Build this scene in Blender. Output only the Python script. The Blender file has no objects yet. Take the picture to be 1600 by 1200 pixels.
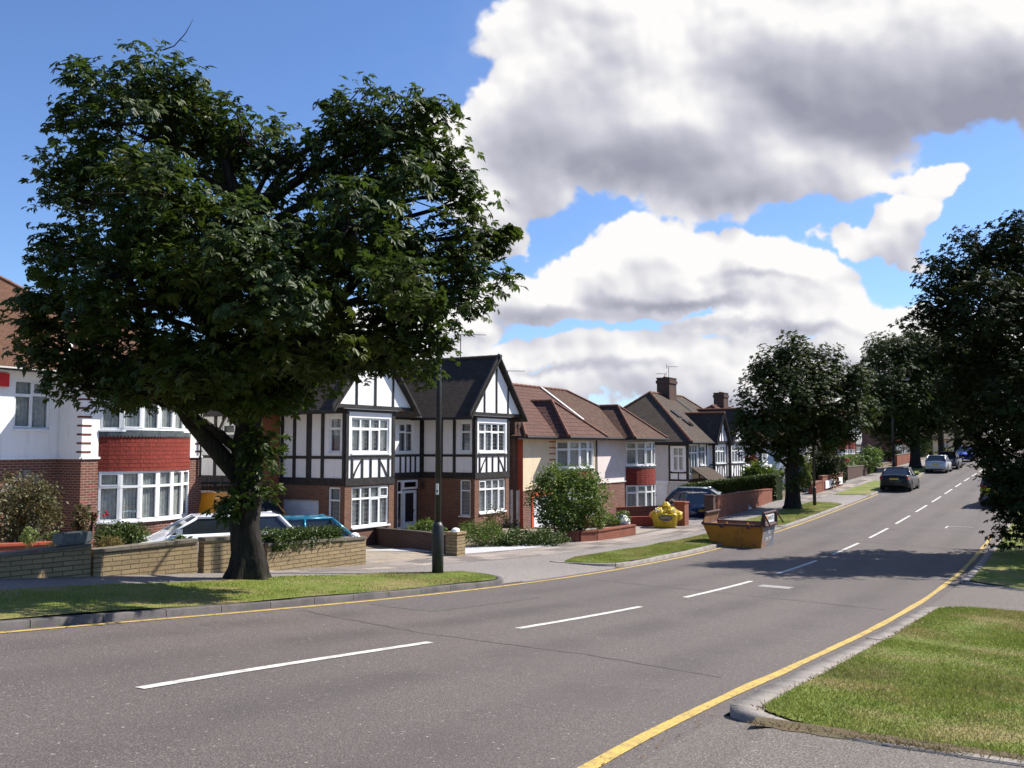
import bpy, math, random
import numpy as np
from mathutils import Vector, Matrix
R = math.radians
rnd = random.Random(7)
SC = bpy.context.scene
COL = SC.collection
ZC = 3.5                      # eye height above the lowest ground

# ------------------------------------------------------------------ camera
cam_d = bpy.data.cameras.new('camera'); cam = bpy.data.objects.new('camera', cam_d); COL.objects.link(cam)
cam.location = (0, 0, ZC)
PITCH = math.atan(98.0 / 1400.0)
cam.rotation_euler = (math.pi / 2 + PITCH, 0, 0)
cam_d.sensor_fit = 'HORIZONTAL'; cam_d.sensor_width = 36.0; cam_d.lens = 36.0 * 1400.0 / 1600.0
cam_d.clip_start = 0.1; cam_d.clip_end = 3000
SC.camera = cam

# ------------------------------------------------------------------ sun, sky, exposure
SUN_EL = R(47); SUN_AZ = math.atan2(0.931, 0.365)
sd = Vector((math.cos(SUN_EL) * math.sin(SUN_AZ), math.cos(SUN_EL) * math.cos(SUN_AZ), math.sin(SUN_EL)))
sl = bpy.data.lights.new('sun', 'SUN'); sl.energy = 5.0; sl.angle = R(0.5); sl.color = (1.0, 0.955, 0.88)
so = bpy.data.objects.new('sun', sl); COL.objects.link(so)
so.rotation_euler = (-sd).to_track_quat('-Z', 'Y').to_euler()
SC.cycles.use_denoising = True
SC.view_settings.view_transform = 'Standard'; SC.view_settings.look = 'None'
SC.view_settings.exposure = 0.8; SC.view_settings.gamma = 1.0

def cloud_map():
    """alpha and brightness of the cumulus on a stereographic map of the sky facing +Y (u = x/(1+y), v = z/(1+y))"""
    W, H = 3200, 1440; K = 1600.0; U0, V0 = -1.0, -.04
    rs = np.random.RandomState(11)
    uu = U0 + (np.arange(W) + .5) / K; vv = V0 + (np.arange(H) + .5) / K
    def up(g, hh, ww):
        h, w = g.shape
        y = np.linspace(0, h - 1.001, hh); x = np.linspace(0, w - 1.001, ww); yi = y.astype(int); xi = x.astype(int); fy = y - yi; fx = x - xi
        fy = (fy * fy * (3 - 2 * fy))[:, None].astype(np.float32); fx = (fx * fx * (3 - 2 * fx))[None].astype(np.float32)
        r0 = g[yi]; r1 = g[np.minimum(yi + 1, h - 1)]; g2 = r0 + (r1 - r0) * fy
        return g2[:, xi] + (g2[:, np.minimum(xi + 1, w - 1)] - g2[:, xi]) * fx
    def fbm(cell, octs, rough):
        o = np.zeros((H, W), np.float32); a = 1; t = 0
        for k in range(octs):
            c = cell / 2 ** k
            if c < 1.5: break
            o += a * up(rs.rand(int(H / c) + 3, int(W / c) + 3).astype(np.float32), H, W); t += a; a *= rough
        return o / t
    def warp(img, dx, dy):
        yy, xx = np.mgrid[0:H, 0:W]; return img[np.clip(yy + dy, 0, H - 1).astype(np.int32), np.clip(xx + dx, 0, W - 1).astype(np.int32)]
    def conv(px, py):
        p = math.atan(.07); x = (px - 800) / 1400; z = (600 - py) / 1400; y = math.cos(p) - z * math.sin(p); zz = math.sin(p) + z * math.cos(p)
        l = math.sqrt(x * x + y * y + zz * zz); return x / l / (1 + y / l), zz / l / (1 + y / l)
    def blobs(items, k=.06, base=-9.):
        o = np.full((H, W), base, np.float32)
        for (px, py, rx, ry, rot, wt) in items:
            cx, cy = conv(px, py); s = 1 / 2800.; a = math.radians(rot); dx = uu[None] - cx; dy = vv[:, None] - cy
            X = (dx * math.cos(a) + dy * math.sin(a)) / (rx * s); Y = (-dx * math.sin(a) + dy * math.cos(a)) / (ry * s)
            f = (wt - np.sqrt(X * X + Y * Y)).astype(np.float32); h = np.clip(k * 2 - np.abs(o - f), 0, None) / (k * 2); o = np.maximum(o, f) + h * h * k * .5
        return o
    banks = [(960, 70, 200, 110, -10, 1), (840, 190, 150, 105, 10, 1), (900, 265, 110, 50, 20, 1), (1080, 225, 270, 88, -6, 1), (1320, 70, 310, 120, 0, 1), (1560, 60, 180, 88, 4, 1), (1180, 290, 105, 40, -10, 1), (930, 0, 110, 50, 0, 1),
             (770, 330, 44, 46, 0, 1), (800, 390, 22, 28, 0, 1), (1398, 352, 34, 22, 30, 1), (1388, 310, 30, 14, 5, 1), (1432, 306, 34, 22, 35, 1), (1462, 284, 20, 15, 10, 1), (1345, 396, 50, 22, 8, 1), (1400, 416, 26, 10, 0, 1),
             (1040, 400, 70, 36, 0, 1), (1140, 420, 100, 34, -8, 1), (960, 435, 80, 30, 12, 1), (1225, 448, 90, 26, -10, 1), (1080, 455, 150, 34, 0, 1),
             (850, 478, 100, 26, 0, 1), (920, 498, 110, 16, 0, 1), (1240, 503, 110, 22, -8, 1), (1360, 512, 70, 34, 0, 1), (1150, 528, 70, 14, 0, .95), (1330, 560, 120, 22, 0, 1), (870, 572, 150, 22, 4, 1), (1010, 592, 130, 22, -6, 1), (880, 622, 240, 16, 0, 1), (1150, 600, 130, 34, 0, 1), (1290, 620, 260, 40, 0, 1), (740, 520, 70, 34, 0, 1),
             (560, 560, 150, 60, 0, 1), (500, 470, 60, 50, 0, .9), (640, 620, 200, 40, 0, 1), (1750, 540, 190, 90, 0, 1), (2000, 280, 220, 150, 0, 1), (-900, 400, 300, 100, 0, 1), (-300, 640, 400, 60, 0, 1), (2500, 500, 400, 150, 0, 1), (1300, -300, 500, 120, 0, 1), (300, -500, 300, 100, 0, 1)]
    darks = [(845, 205, 105, 70, 5, 1), (1010, 265, 210, 46, -4, 1), (1280, 135, 180, 70, 0, .8), (1170, 300, 90, 30, -8, .9), (1480, 150, 190, 85, 5, .9), (860, 500, 120, 16, 0, .6), (1060, 486, 150, 14, -4, .5), (1240, 150, 100, 80, 0, .7), (920, 600, 200, 12, 0, .4), (1220, 520, 150, 14, 0, .4), (1140, 200, 120, 60, 0, .5), (740, 535, 60, 18, 0, .5), (1180, 455, 120, 12, -8, .35), (1380, 535, 60, 12, 0, .4)]
    b = blobs(banks)
    wx = (fbm(150, 7, .6) - .5) * 110; wy = (fbm(150, 7, .6) - .5) * 85
    b = warp(b, wx, wy)
    def worley(cell):
        gh, gw = int(H / cell) + 3, int(W / cell) + 3; jx = rs.rand(gh, gw); jy = rs.rand(gh, gw); yy, xx = np.mgrid[0:H, 0:W].astype(np.float32)
        yy = yy / cell; xx = xx / cell; iy = yy.astype(int); ix = xx.astype(int); o = np.full((H, W), 9, np.float32)
        for a in (-1, 0, 1):
            for c in (-1, 0, 1):
                Y = np.clip(iy + a, 0, gh - 1); X = np.clip(ix + c, 0, gw - 1); d = (yy - Y - jy[Y, X]) ** 2 + (xx - X - jx[Y, X]) ** 2; o = np.minimum(o, d)
        return np.sqrt(np.clip(1 - o, 0, 1))
    pf = warp(worley(64), wx * .35, wy * .35) * .5 + warp(worley(30), wx * .2, wy * .2) * .3 + worley(14) * .16 + worley(7) * .07
    n = fbm(90, 7, .6) - .5
    f = b * .95 + n * 1.15 + (pf - .42) * .75 - .09
    sm = lambda x, a, c: (lambda t: t * t * (3 - 2 * t))(np.clip((x - a) / (c - a), 0, 1))
    alpha = sm(f, .0, .17) * .97 + .03 * sm(f, -.5, .1)
    def blur(a, r):
        for _ in range(2):
            for ax in (0, 1):
                p = np.pad(a, [(r + 1, r) if k == ax else (0, 0) for k in (0, 1)], mode='edge'); c = np.cumsum(p, axis=ax, dtype=np.float64)
                a = ((np.take(c, np.arange(2 * r + 1, c.shape[ax]), axis=ax) - np.take(c, np.arange(0, c.shape[ax] - 2 * r - 1), axis=ax)) / (2 * r + 1)).astype(np.float32)
        return a
    g = blur(pf * .6 + n * .8 + b * .10, 2); sh = np.roll(np.roll(g, -6, 0), -4, 1); rel = g - sh
    g1 = blur(pf * .5 + n * .8, 7); rel1 = g1 - np.roll(np.roll(g1, -14, 0), -8, 1)
    g2 = blur(np.clip(f, 0, 1), 14); rel2 = g2 - np.roll(g2, -26, 0)
    dk = warp(blobs(darks, .2), wx * .8, wy * .8)
    n2 = blur(n, 5); d_ = sm(dk + n2 * 1.0 + (pf - .4) * .18, -.55, .75)
    lum = .85 + (rel * 1.7 + rel1 * .9) * (1 - .55 * d_) + rel2 * .7 - .46 * d_ - .04 * sm(f, .3, 1.1)
    lum = np.clip(lum, .12, 1.06)
    edge = np.clip(np.minimum(np.minimum(uu - U0, -U0 - uu) / .12, 1), 0, 1)[None] * np.clip((vv[-1] - vv) / .08, 0, 1)[:, None]
    return alpha * edge, lum, (W, H, K, U0, V0)

def sky_world():
    A, Lm, (W, H, K, U0, V0) = cloud_map()
    im = bpy.data.images.new('cloud_field', W, H, alpha=True, float_buffer=True, is_data=True)
    px = np.ones((H, W, 4), np.float32); px[..., 0] = A; px[..., 1] = Lm; px[..., 2] = 0; im.pixels.foreach_set(px.ravel()); im.update(); im.pack()
    w = bpy.data.worlds.new('World'); SC.world = w; w.use_nodes = True
    nt = w.node_tree; nt.nodes.clear(); N = nt.nodes; L = nt.links
    def math_(op, a, b, c=None):
        n = N.new('ShaderNodeMath'); n.operation = op
        for i, v in enumerate((a, b, c)):
            if v is None: continue
            if isinstance(v, (int, float)): n.inputs[i].default_value = v
            else: L.new(v, n.inputs[i])
        return n.outputs[0]
    tc = N.new('ShaderNodeTexCoord'); sep = N.new('ShaderNodeSeparateXYZ'); L.new(tc.outputs['Generated'], sep.inputs[0])
    den = math_('MAXIMUM', math_('ADD', sep.outputs[1], 1.0), .02)
    u = math_('MULTIPLY', math_('SUBTRACT', math_('DIVIDE', sep.outputs[0], den), U0), K / W)
    v = math_('MULTIPLY', math_('SUBTRACT', math_('DIVIDE', sep.outputs[2], den), V0), K / H)
    P = N.new('ShaderNodeCombineXYZ'); L.new(u, P.inputs[0]); L.new(v, P.inputs[1])
    ti = N.new('ShaderNodeTexImage'); ti.image = im; ti.extension = 'EXTEND'; ti.interpolation = 'Cubic'; L.new(P.outputs[0], ti.inputs[0])
    sc = N.new('ShaderNodeSeparateColor'); L.new(ti.outputs[0], sc.inputs[0])
    ramp = N.new('ShaderNodeValToRGB'); e = ramp.color_ramp.elements
    e[0].position = .12; e[0].color = (.33, .335, .42, 1); e[1].position = 1; e[1].color = (1.0, .985, .975, 1)
    m = ramp.color_ramp.elements.new(.6); m.color = (.62, .625, .70, 1)
    L.new(sc.outputs[1], ramp.inputs[0])
    sk = N.new('ShaderNodeTexSky'); sk.sky_type = 'NISHITA'; sk.sun_disc = False; sk.sun_elevation = SUN_EL; sk.sun_rotation = SUN_AZ
    sk.altitude = 0; sk.air_density = 1.0; sk.dust_density = .25; sk.ozone_density = 3.0
    def mix(mode, fac, a, b):
        n = N.new('ShaderNodeMix'); n.data_type = 'RGBA'; n.blend_type = mode
        for i, q in ((0, fac), (6, a), (7, b)):
            if isinstance(q, (int, float)): n.inputs[i].default_value = q
            elif isinstance(q, tuple): n.inputs[i].default_value = q
            else: L.new(q, n.inputs[i])
        return n.outputs[2]
    tint = mix('MULTIPLY', 1.0, sk.outputs[0], SKY_TINT)
    cs = mix('MULTIPLY', 1.0, ramp.outputs[0], (CLOUD, CLOUD, CLOUD, 1))
    o = mix('MIX', sc.outputs[0], tint, cs)
    bg = N.new('ShaderNodeBackground'); bg.inputs['Strength'].default_value = .07; L.new(o, bg.inputs[0])
    out = N.new('ShaderNodeOutputWorld'); L.new(bg.outputs[0], out.inputs[0])
    w.cycles.sampling_method = 'MANUAL'; w.cycles.sample_map_resolution = 1024
SKY_TINT = (.98, 1.14, 1.44, 1); CLOUD = 8.2
sky_world()

# ------------------------------------------------------------------ road geometry
RC = [(-22.3, -51.0, -1.5), (-11.8, -21.0, -1.5), (-8.2, -11, -1.5), (-6.93, -4.23, -1.5), (-5.9, -0.36, -1.47), (-4.56, 3.41, -1.48), (-2.91, 7.05, -1.84), (-0.98, 10.55, -2.27), (1.12, 13.95, -2.62), (3.29, 17.31, -2.88), (5.46, 20.68, -3.07), (7.6, 24.06, -3.2), (9.71, 27.45, -3.27), (11.81, 30.85, -3.29), (13.91, 34.26, -3.27), (16.0, 37.67, -3.21), (18.09, 41.08, -3.14), (20.19, 44.49, -3.04), (22.29, 47.89, -2.94), (24.39, 51.29, -2.83), (26.49, 54.7, -2.71), (28.59, 58.1, -2.6), (30.68, 61.51, -2.48), (32.78, 64.92, -2.36), (34.89, 68.32, -2.24), (37.01, 71.71, -2.12), (39.16, 75.08, -1.99), (41.33, 78.44, -1.87), (43.54, 81.78, -1.74), (45.77, 85.1, -1.61), (48.03, 88.4, -1.48), (52.5, 95, -1.25), (57, 101.6, -1.05), (66, 115, -.75), (84, 141, -.5), (130, 205, -.4)]
_a = np.array(RC); _d = np.r_[0, np.cumsum(np.hypot(np.diff(_a[:, 0]), np.diff(_a[:, 1])))]; _s = _d - _d[6]
_q = np.arange(_s[0], _s[-1], .5); _c = np.stack([np.interp(_q, _s, _a[:, i]) for i in range(3)], 1)
for _ in range(24): _c[1:-1] = (_c[:-2] + 2 * _c[1:-1] + _c[2:]) / 4
_t = np.gradient(_c[:, :2], axis=0); _t /= np.linalg.norm(_t, axis=1)[:, None]
def C(s):
    p = [float(np.interp(s, _q, _c[:, i])) for i in range(3)]; tx = float(np.interp(s, _q, _t[:, 0])); ty = float(np.interp(s, _q, _t[:, 1]))
    l = math.hypot(tx, ty); return p, (tx / l, ty / l)
def lerp_t(x, xs, ys): return float(np.interp(x, xs, ys))
def yard(s): return lerp_t(s, [-20, 0, 11, 20, 33, 48, 70, 100, 140], [-1.7, -2.2, -2.95, -3.35, -3.7, -3.9, -3.5, -1.9, -1.0])
def Zs(s, n):
    z = C(s)[0][2]
    if n > 3.7:
        z0 = z + .07
        if n > 8.4:
            f = min(1, (n - 8.4) / 5.5); f = f * f * (3 - 2 * f); return z0 + (yard(s) - z0) * f
        return z0
    if n < -3.95: return z + .07
    return z
def G(s, n, dz=0.0):
    p, t = C(s); return Vector((p[0] - n * t[1], p[1] + n * t[0], Zs(s, n) + ZC + dz))
def head(s):
    t = C(s)[1]; return math.atan2(t[1], t[0])
def PX(px, py, D):
    x = (px - 800) / 1400; z = (600 - py) / 1400
    y = math.cos(PITCH) - z * math.sin(PITCH); zz = math.sin(PITCH) + z * math.cos(PITCH)
    return Vector((x / y * D, D, ZC + zz / y * D))

# ------------------------------------------------------------------ materials
def mat(name, base=(.5, .5, .5), rough=.8, **k):
    m = bpy.data.materials.new(name); m.use_nodes = True; nt = m.node_tree; b = nt.nodes['Principled BSDF']
    b.inputs['Base Color'].default_value = (*base, 1); b.inputs['Roughness'].default_value = rough
    b.inputs['Specular IOR Level'].default_value = k.get('spec', .3)
    b.inputs['Metallic'].default_value = k.get('metal', 0)
    if k.get('coat'): b.inputs['Coat Weight'].default_value = k['coat']; b.inputs['Coat Roughness'].default_value = .03
    return m, nt, b
def nd(nt, t, **k):
    n = nt.nodes.new(t)
    for a, v in k.items():
        if a in n.inputs: n.inputs[a].default_value = v
        else: setattr(n, a, v)
    return n
def noise(nt, scale, detail=4, rough=.6, src=None, coord='Object', dist=0):
    n = nd(nt, 'ShaderNodeTexNoise'); n.inputs['Scale'].default_value = scale; n.inputs['Detail'].default_value = detail; n.inputs['Roughness'].default_value = rough; n.inputs['Distortion'].default_value = dist
    if src is None:
        t = nd(nt, 'ShaderNodeTexCoord'); src = t.outputs[coord]
    nt.links.new(src, n.inputs['Vector']); return n.outputs[0]
def mixc(nt, fac, a, b, mode='MIX'):
    n = nd(nt, 'ShaderNodeMix'); n.data_type = 'RGBA'; n.blend_type = mode
    for i, v in ((0, fac), (6, a), (7, b)):
        if isinstance(v, (int, float)): n.inputs[i].default_value = v
        elif isinstance(v, tuple): n.inputs[i].default_value = (*v, 1)[:4]
        else: nt.links.new(v, n.inputs[i])
    return n.outputs[2]
def ramp(nt, fac, stops):
    n = nd(nt, 'ShaderNodeMapRange'); n.interpolation_type = 'SMOOTHSTEP'
    n.inputs['From Min'].default_value = stops[0]; n.inputs['From Max'].default_value = stops[1]
    if len(stops) > 2: n.inputs['To Min'].default_value = stops[2]; n.inputs['To Max'].default_value = stops[3]
    nt.links.new(fac, n.inputs[0]); return n.outputs[0]
def bump(nt, b, h, dist=.01, strength=.6):
    n = nd(nt, 'ShaderNodeBump'); n.inputs['Distance'].default_value = dist; n.inputs['Strength'].default_value = strength
    nt.links.new(h, n.inputs['Height']); nt.links.new(n.outputs[0], b.inputs['Normal'])
def uvsrc(nt, wob=0):
    t = nd(nt, 'ShaderNodeTexCoord')
    if not wob: return t.outputs['UV']
    n = nd(nt, 'ShaderNodeTexNoise'); n.inputs['Scale'].default_value = 5; nt.links.new(t.outputs['UV'], n.inputs['Vector'])
    a = nd(nt, 'ShaderNodeVectorMath'); a.operation = 'MULTIPLY_ADD'; a.inputs[1].default_value = (wob, wob, 0)
    nt.links.new(n.outputs['Color'], a.inputs[0]); nt.links.new(t.outputs['UV'], a.inputs[2]); return a.outputs[0]
def brickmat(name, c1, c2, mortar, bw, bh, ms=.012, rough=.85, bd=.008, dirt=.35, off=.5, wob=.01, bias=0, spec=.2):
    m, nt, b = mat(name, c1, rough, spec=spec)
    br = nd(nt, 'ShaderNodeTexBrick'); br.offset = off; br.squash = 1; br.offset_frequency = 2
    s = uvsrc(nt, wob); nt.links.new(s, br.inputs['Vector'])
    br.inputs['Color1'].default_value = (*c1, 1); br.inputs['Color2'].default_value = (*c2, 1); br.inputs['Mortar'].default_value = (*mortar, 1)
    br.inputs['Scale'].default_value = 1; br.inputs['Mortar Size'].default_value = ms; br.inputs['Mortar Smooth'].default_value = .2
    br.inputs['Bias'].default_value = bias; br.inputs['Brick Width'].default_value = bw; br.inputs['Row Height'].default_value = bh
    n1 = noise(nt, 1.3, 5, .65); n2 = noise(nt, 22, 3, .6)
    c = mixc(nt, ramp(nt, n1, (.35, .75, 0, dirt)), br.outputs['Color'], tuple(x * .45 for x in c1))
    c = mixc(nt, ramp(nt, n2, (.4, .8, 0, .35)), c, tuple(min(1, x * 1.5 + .02) for x in c2))
    nt.links.new(c, b.inputs['Base Color'])
    inv = nd(nt, 'ShaderNodeMath'); inv.operation = 'SUBTRACT'; inv.inputs[0].default_value = 1; nt.links.new(br.outputs['Fac'], inv.inputs[1])
    ad = nd(nt, 'ShaderNodeMath'); ad.operation = 'MULTIPLY_ADD'; ad.inputs[1].default_value = .35; nt.links.new(n2, ad.inputs[0]); nt.links.new(inv.outputs[0], ad.inputs[2])
    bump(nt, b, ad.outputs[0], bd, .9); return m
def tilemat(name, c1, c2, bw, bh, moss=None, dirt=.4, bd=.02, spec=.2):
    # overlapping courses: saw-tooth height up the slope plus staggered joints
    m, nt, b = mat(name, c1, .85, spec=spec)
    br = nd(nt, 'ShaderNodeTexBrick'); s = uvsrc(nt, .012); nt.links.new(s, br.inputs['Vector'])
    br.inputs['Color1'].default_value = (*c1, 1); br.inputs['Color2'].default_value = (*c2, 1); br.inputs['Mortar'].default_value = tuple(x * .3 for x in c1) + (1,)
    br.inputs['Scale'].default_value = 1; br.inputs['Mortar Size'].default_value = bh * .07; br.inputs['Mortar Smooth'].default_value = .4
    br.inputs['Brick Width'].default_value = bw; br.inputs['Row Height'].default_value = bh
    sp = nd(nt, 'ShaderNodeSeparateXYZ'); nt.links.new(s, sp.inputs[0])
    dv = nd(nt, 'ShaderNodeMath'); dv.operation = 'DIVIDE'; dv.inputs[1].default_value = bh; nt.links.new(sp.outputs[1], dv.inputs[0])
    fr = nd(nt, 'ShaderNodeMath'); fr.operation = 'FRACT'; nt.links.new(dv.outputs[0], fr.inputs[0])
    n1 = noise(nt, .9, 5, .65); n2 = noise(nt, 14, 3, .6)
    c = mixc(nt, ramp(nt, n1, (.35, .75, 0, dirt)), br.outputs['Color'], tuple(x * .5 for x in c1))
    c = mixc(nt, ramp(nt, n2, (.45, .8, 0, .45)), c, tuple(min(1, x * 1.45 + .01) for x in c2))
    if moss: c = mixc(nt, ramp(nt, noise(nt, 3.1, 5, .7), (.5, .72, 0, .7)), c, moss)
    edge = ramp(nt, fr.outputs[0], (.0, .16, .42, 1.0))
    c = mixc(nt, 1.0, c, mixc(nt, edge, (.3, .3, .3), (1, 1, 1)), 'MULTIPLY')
    nt.links.new(c, b.inputs['Base Color'])
    h = nd(nt, 'ShaderNodeMath'); h.operation = 'MULTIPLY_ADD'; h.inputs[1].default_value = -1; nt.links.new(fr.outputs[0], h.inputs[0])
    nt.links.new(n2, h.inputs[2]); bump(nt, b, h.outputs[0], bd, .8); return m
def varmat(name, c1, c2, scale=3, rough=.8, bd=0, bscale=60, spec=.25, lo=.35, hi=.7, metal=0, coat=0, coord='Object'):
    m, nt, b = mat(name, c1, rough, spec=spec, metal=metal, coat=coat)
    c = mixc(nt, ramp(nt, noise(nt, scale, 5, .65, coord=coord), (lo, hi)), c1, c2); nt.links.new(c, b.inputs['Base Color'])
    if bd: bump(nt, b, noise(nt, bscale, 4, .6, coord=coord), bd, .7)
    return m
def leafmat(name, c1, c2, trans=.3, rough=.45, spec=.35, c3=None):
    m, nt, b = mat(name, c1, rough, spec=spec)
    g = nd(nt, 'ShaderNodeNewGeometry'); c = mixc(nt, g.outputs['Random Per Island'], c1, c2)
    c = mixc(nt, ramp(nt, noise(nt, .9, 3), (.35, .7, 0, .6)), c, tuple(x * .7 for x in c1))
    if c3: c = mixc(nt, ramp(nt, noise(nt, .55, 3), (.52, .68, 0, .7)), c, c3)
    nt.links.new(c, b.inputs['Base Color'])
    tr = nd(nt, 'ShaderNodeBsdfTranslucent'); cc = mixc(nt, .5, c, tuple(min(1, x * 1.3) for x in c2)); nt.links.new(cc, tr.inputs[0])
    mx = nd(nt, 'ShaderNodeMixShader'); mx.inputs[0].default_value = trans
    nt.links.new(b.outputs[0], mx.inputs[1]); nt.links.new(tr.outputs[0], mx.inputs[2])
    nt.links.new(mx.outputs[0], nt.nodes['Material Output'].inputs[0]); return m
M = {}
M['brick'] = brickmat('red_brick', (0.21, 0.0714, 0.04368), (0.1344, 0.0462, 0.0336), (0.3024, 0.252, 0.21), .225, .075, .011)
M['brick_b'] = brickmat('brown_brick', (.215, .105, .062), (.15, .07, .045), (0.21, 0.1596, 0.126), .225, .075, .009)
M['brick_o'] = brickmat('orange_brick', (0.336, 0.1092, 0.0462), (0.252, 0.0756, 0.0378), (0.1848, 0.1092, 0.0756), .225, .075, .009, dirt=.2)
M['brick_g'] = brickmat('garden_wall_brick', (0.2772, 0.0882, 0.0504), (0.2016, 0.0672, 0.042), (0.2268, 0.126, 0.0924), .225, .075, .008)
M['brick_dark'] = brickmat('dark_brick', (0.1092, 0.0588, 0.042), (0.0756, 0.042, 0.0336), (0.1344, 0.1008, 0.084), .225, .075, .01)
M['stone'] = brickmat('buff_split_stone', (0.3528, 0.2604, 0.1386), (0.2604, 0.1932, 0.105), (0.1176, 0.084, 0.0546), .34, .085, .009, bd=.02, dirt=.45, wob=.02)
M['coping'] = varmat('coping_stone', (0.1848, 0.1554, 0.1176), (0.1092, 0.0966, 0.0756), 4, .9, .01)
M['slab'] = brickmat('paving_slab', (.115, .10, .09), (.34, .285, .245), (.07, .06, .055), .9, .6, .012, dirt=.3, bd=.004, wob=.004)
M['white'] = varmat('white_render', (.82, .81, .79), (.70, .68, .65), .9, .9, .003, 22, lo=.5, hi=.9)
def streaks(m, col, k):
    nt = m.node_tree; b = nt.nodes['Principled BSDF']; src = b.inputs['Base Color'].links[0].from_socket; t = nd(nt, 'ShaderNodeTexCoord'); mp = nd(nt, 'ShaderNodeMapping'); mp.inputs['Scale'].default_value = (5, 5, .45); nt.links.new(t.outputs['Object'], mp.inputs[0])
    nt.links.new(mixc(nt, ramp(nt, noise(nt, 1.4, 5, .7, src=mp.outputs[0]), (.52, .75, 0, k)), src, col), b.inputs['Base Color'])
streaks(M['white'], (.46, .44, .40), .45)
M['cream'] = varmat('cream_render', (.72, .59, .40), (.62, .50, .34), 1.5, .9, .003, 22)
M['pink'] = varmat('pinkish_render', (.74, .64, .60), (.66, .57, .53), 1.5, .9, .003, 22)
M['grey_r'] = varmat('grey_render', (.52, .49, .47), (.44, .42, .4), 1.5, .9, .003, 22)
streaks(M['cream'], (.42, .35, .24), .5); streaks(M['pink'], (.45, .38, .34), .5); streaks(M['grey_r'], (.28, .26, .24), .5)
M['beige'] = varmat('beige_pebbledash', (0.3528, 0.3024, 0.2352), (0.2856, 0.2436, 0.1848), 6, .95, .01, 80)
M['redpaint'] = brickmat('red_painted_brick', (.34, .07, .04), (.29, .06, .035), (.27, .055, .035), .225, .075, .01, dirt=.15)
M['timber'] = varmat('black_timber', (.022, .02, .02), (.045, .04, .036), 5, .6, .004, 30)
M['pvc'] = varmat('white_frame', (.84, .84, .83), (.76, .76, .75), 3, .35, 0, spec=.5)
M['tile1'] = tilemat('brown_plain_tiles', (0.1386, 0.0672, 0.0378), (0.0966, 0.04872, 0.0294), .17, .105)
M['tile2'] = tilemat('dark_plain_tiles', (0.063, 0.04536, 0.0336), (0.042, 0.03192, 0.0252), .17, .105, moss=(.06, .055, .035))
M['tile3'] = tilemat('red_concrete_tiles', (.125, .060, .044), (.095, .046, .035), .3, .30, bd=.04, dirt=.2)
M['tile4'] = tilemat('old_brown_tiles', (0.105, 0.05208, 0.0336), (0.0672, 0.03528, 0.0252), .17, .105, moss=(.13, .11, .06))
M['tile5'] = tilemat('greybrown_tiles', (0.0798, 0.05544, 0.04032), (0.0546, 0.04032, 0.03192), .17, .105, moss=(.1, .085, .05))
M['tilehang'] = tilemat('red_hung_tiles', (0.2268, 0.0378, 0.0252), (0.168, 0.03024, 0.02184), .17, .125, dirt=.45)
M['ridge1'] = varmat('ridge_tile_brown', (0.2184, 0.1008, 0.0588), (0.1344, 0.0672, 0.042), 6, .85, .004)
M['ridge2'] = varmat('ridge_tile_dark', (.08, .055, .045), (.05, .04, .035), 6, .85, .004)
M['ridge3'] = varmat('ridge_tile_red', (.20, .095, .065), (.14, .065, .045), 6, .85, .004)
M['lead'] = varmat('lead_flashing', (0.063, 0.0756, 0.084), (0.1092, 0.126, 0.126), 8, .5, .01, 20)
M['whiteflash'] = varmat('pale_flashing', (.75, .75, .74), (.6, .6, .6), 8, .6)
M['gutter'] = varmat('black_gutter', (.02, .02, .022), (.03, .03, .03), 8, .4)
M['quoin'] = varmat('quoin_brick', (.17, .045, .028), (.09, .03, .025), 20, .85)
M['quoin_red'] = varmat('red_quoin_brick', (.42, .09, .05), (.33, .07, .04), 20, .85)
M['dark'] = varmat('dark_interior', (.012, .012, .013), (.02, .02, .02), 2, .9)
M['doorglass'] = mat('dark_glass_door', (.02, .02, .022), .08, spec=.6)[0]
M['whitepaint'] = varmat('white_painted_wood', (.74, .75, .76), (.66, .67, .69), 3, .45, 0, spec=.4)
M['curtain'] = varmat('net_curtain', (.62, .62, .60), (.45, .45, .44), 9, .95)
M['fence'] = varmat('weathered_white_fence', (.56, .54, .50), (.36, .34, .31), 4, .9, .004, 30)
M['redframe'] = varmat('orange_red_paint', (.55, .10, .045), (.48, .09, .04), 3, .5)
M['alarm'] = varmat('red_alarm_plastic', (.62, .02, .02), (.5, .02, .02), 3, .4)
M['stonedress'] = varmat('grey_stone_dressing', (.24, .22, .19), (.17, .155, .135), 4, .9, .006)
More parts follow.
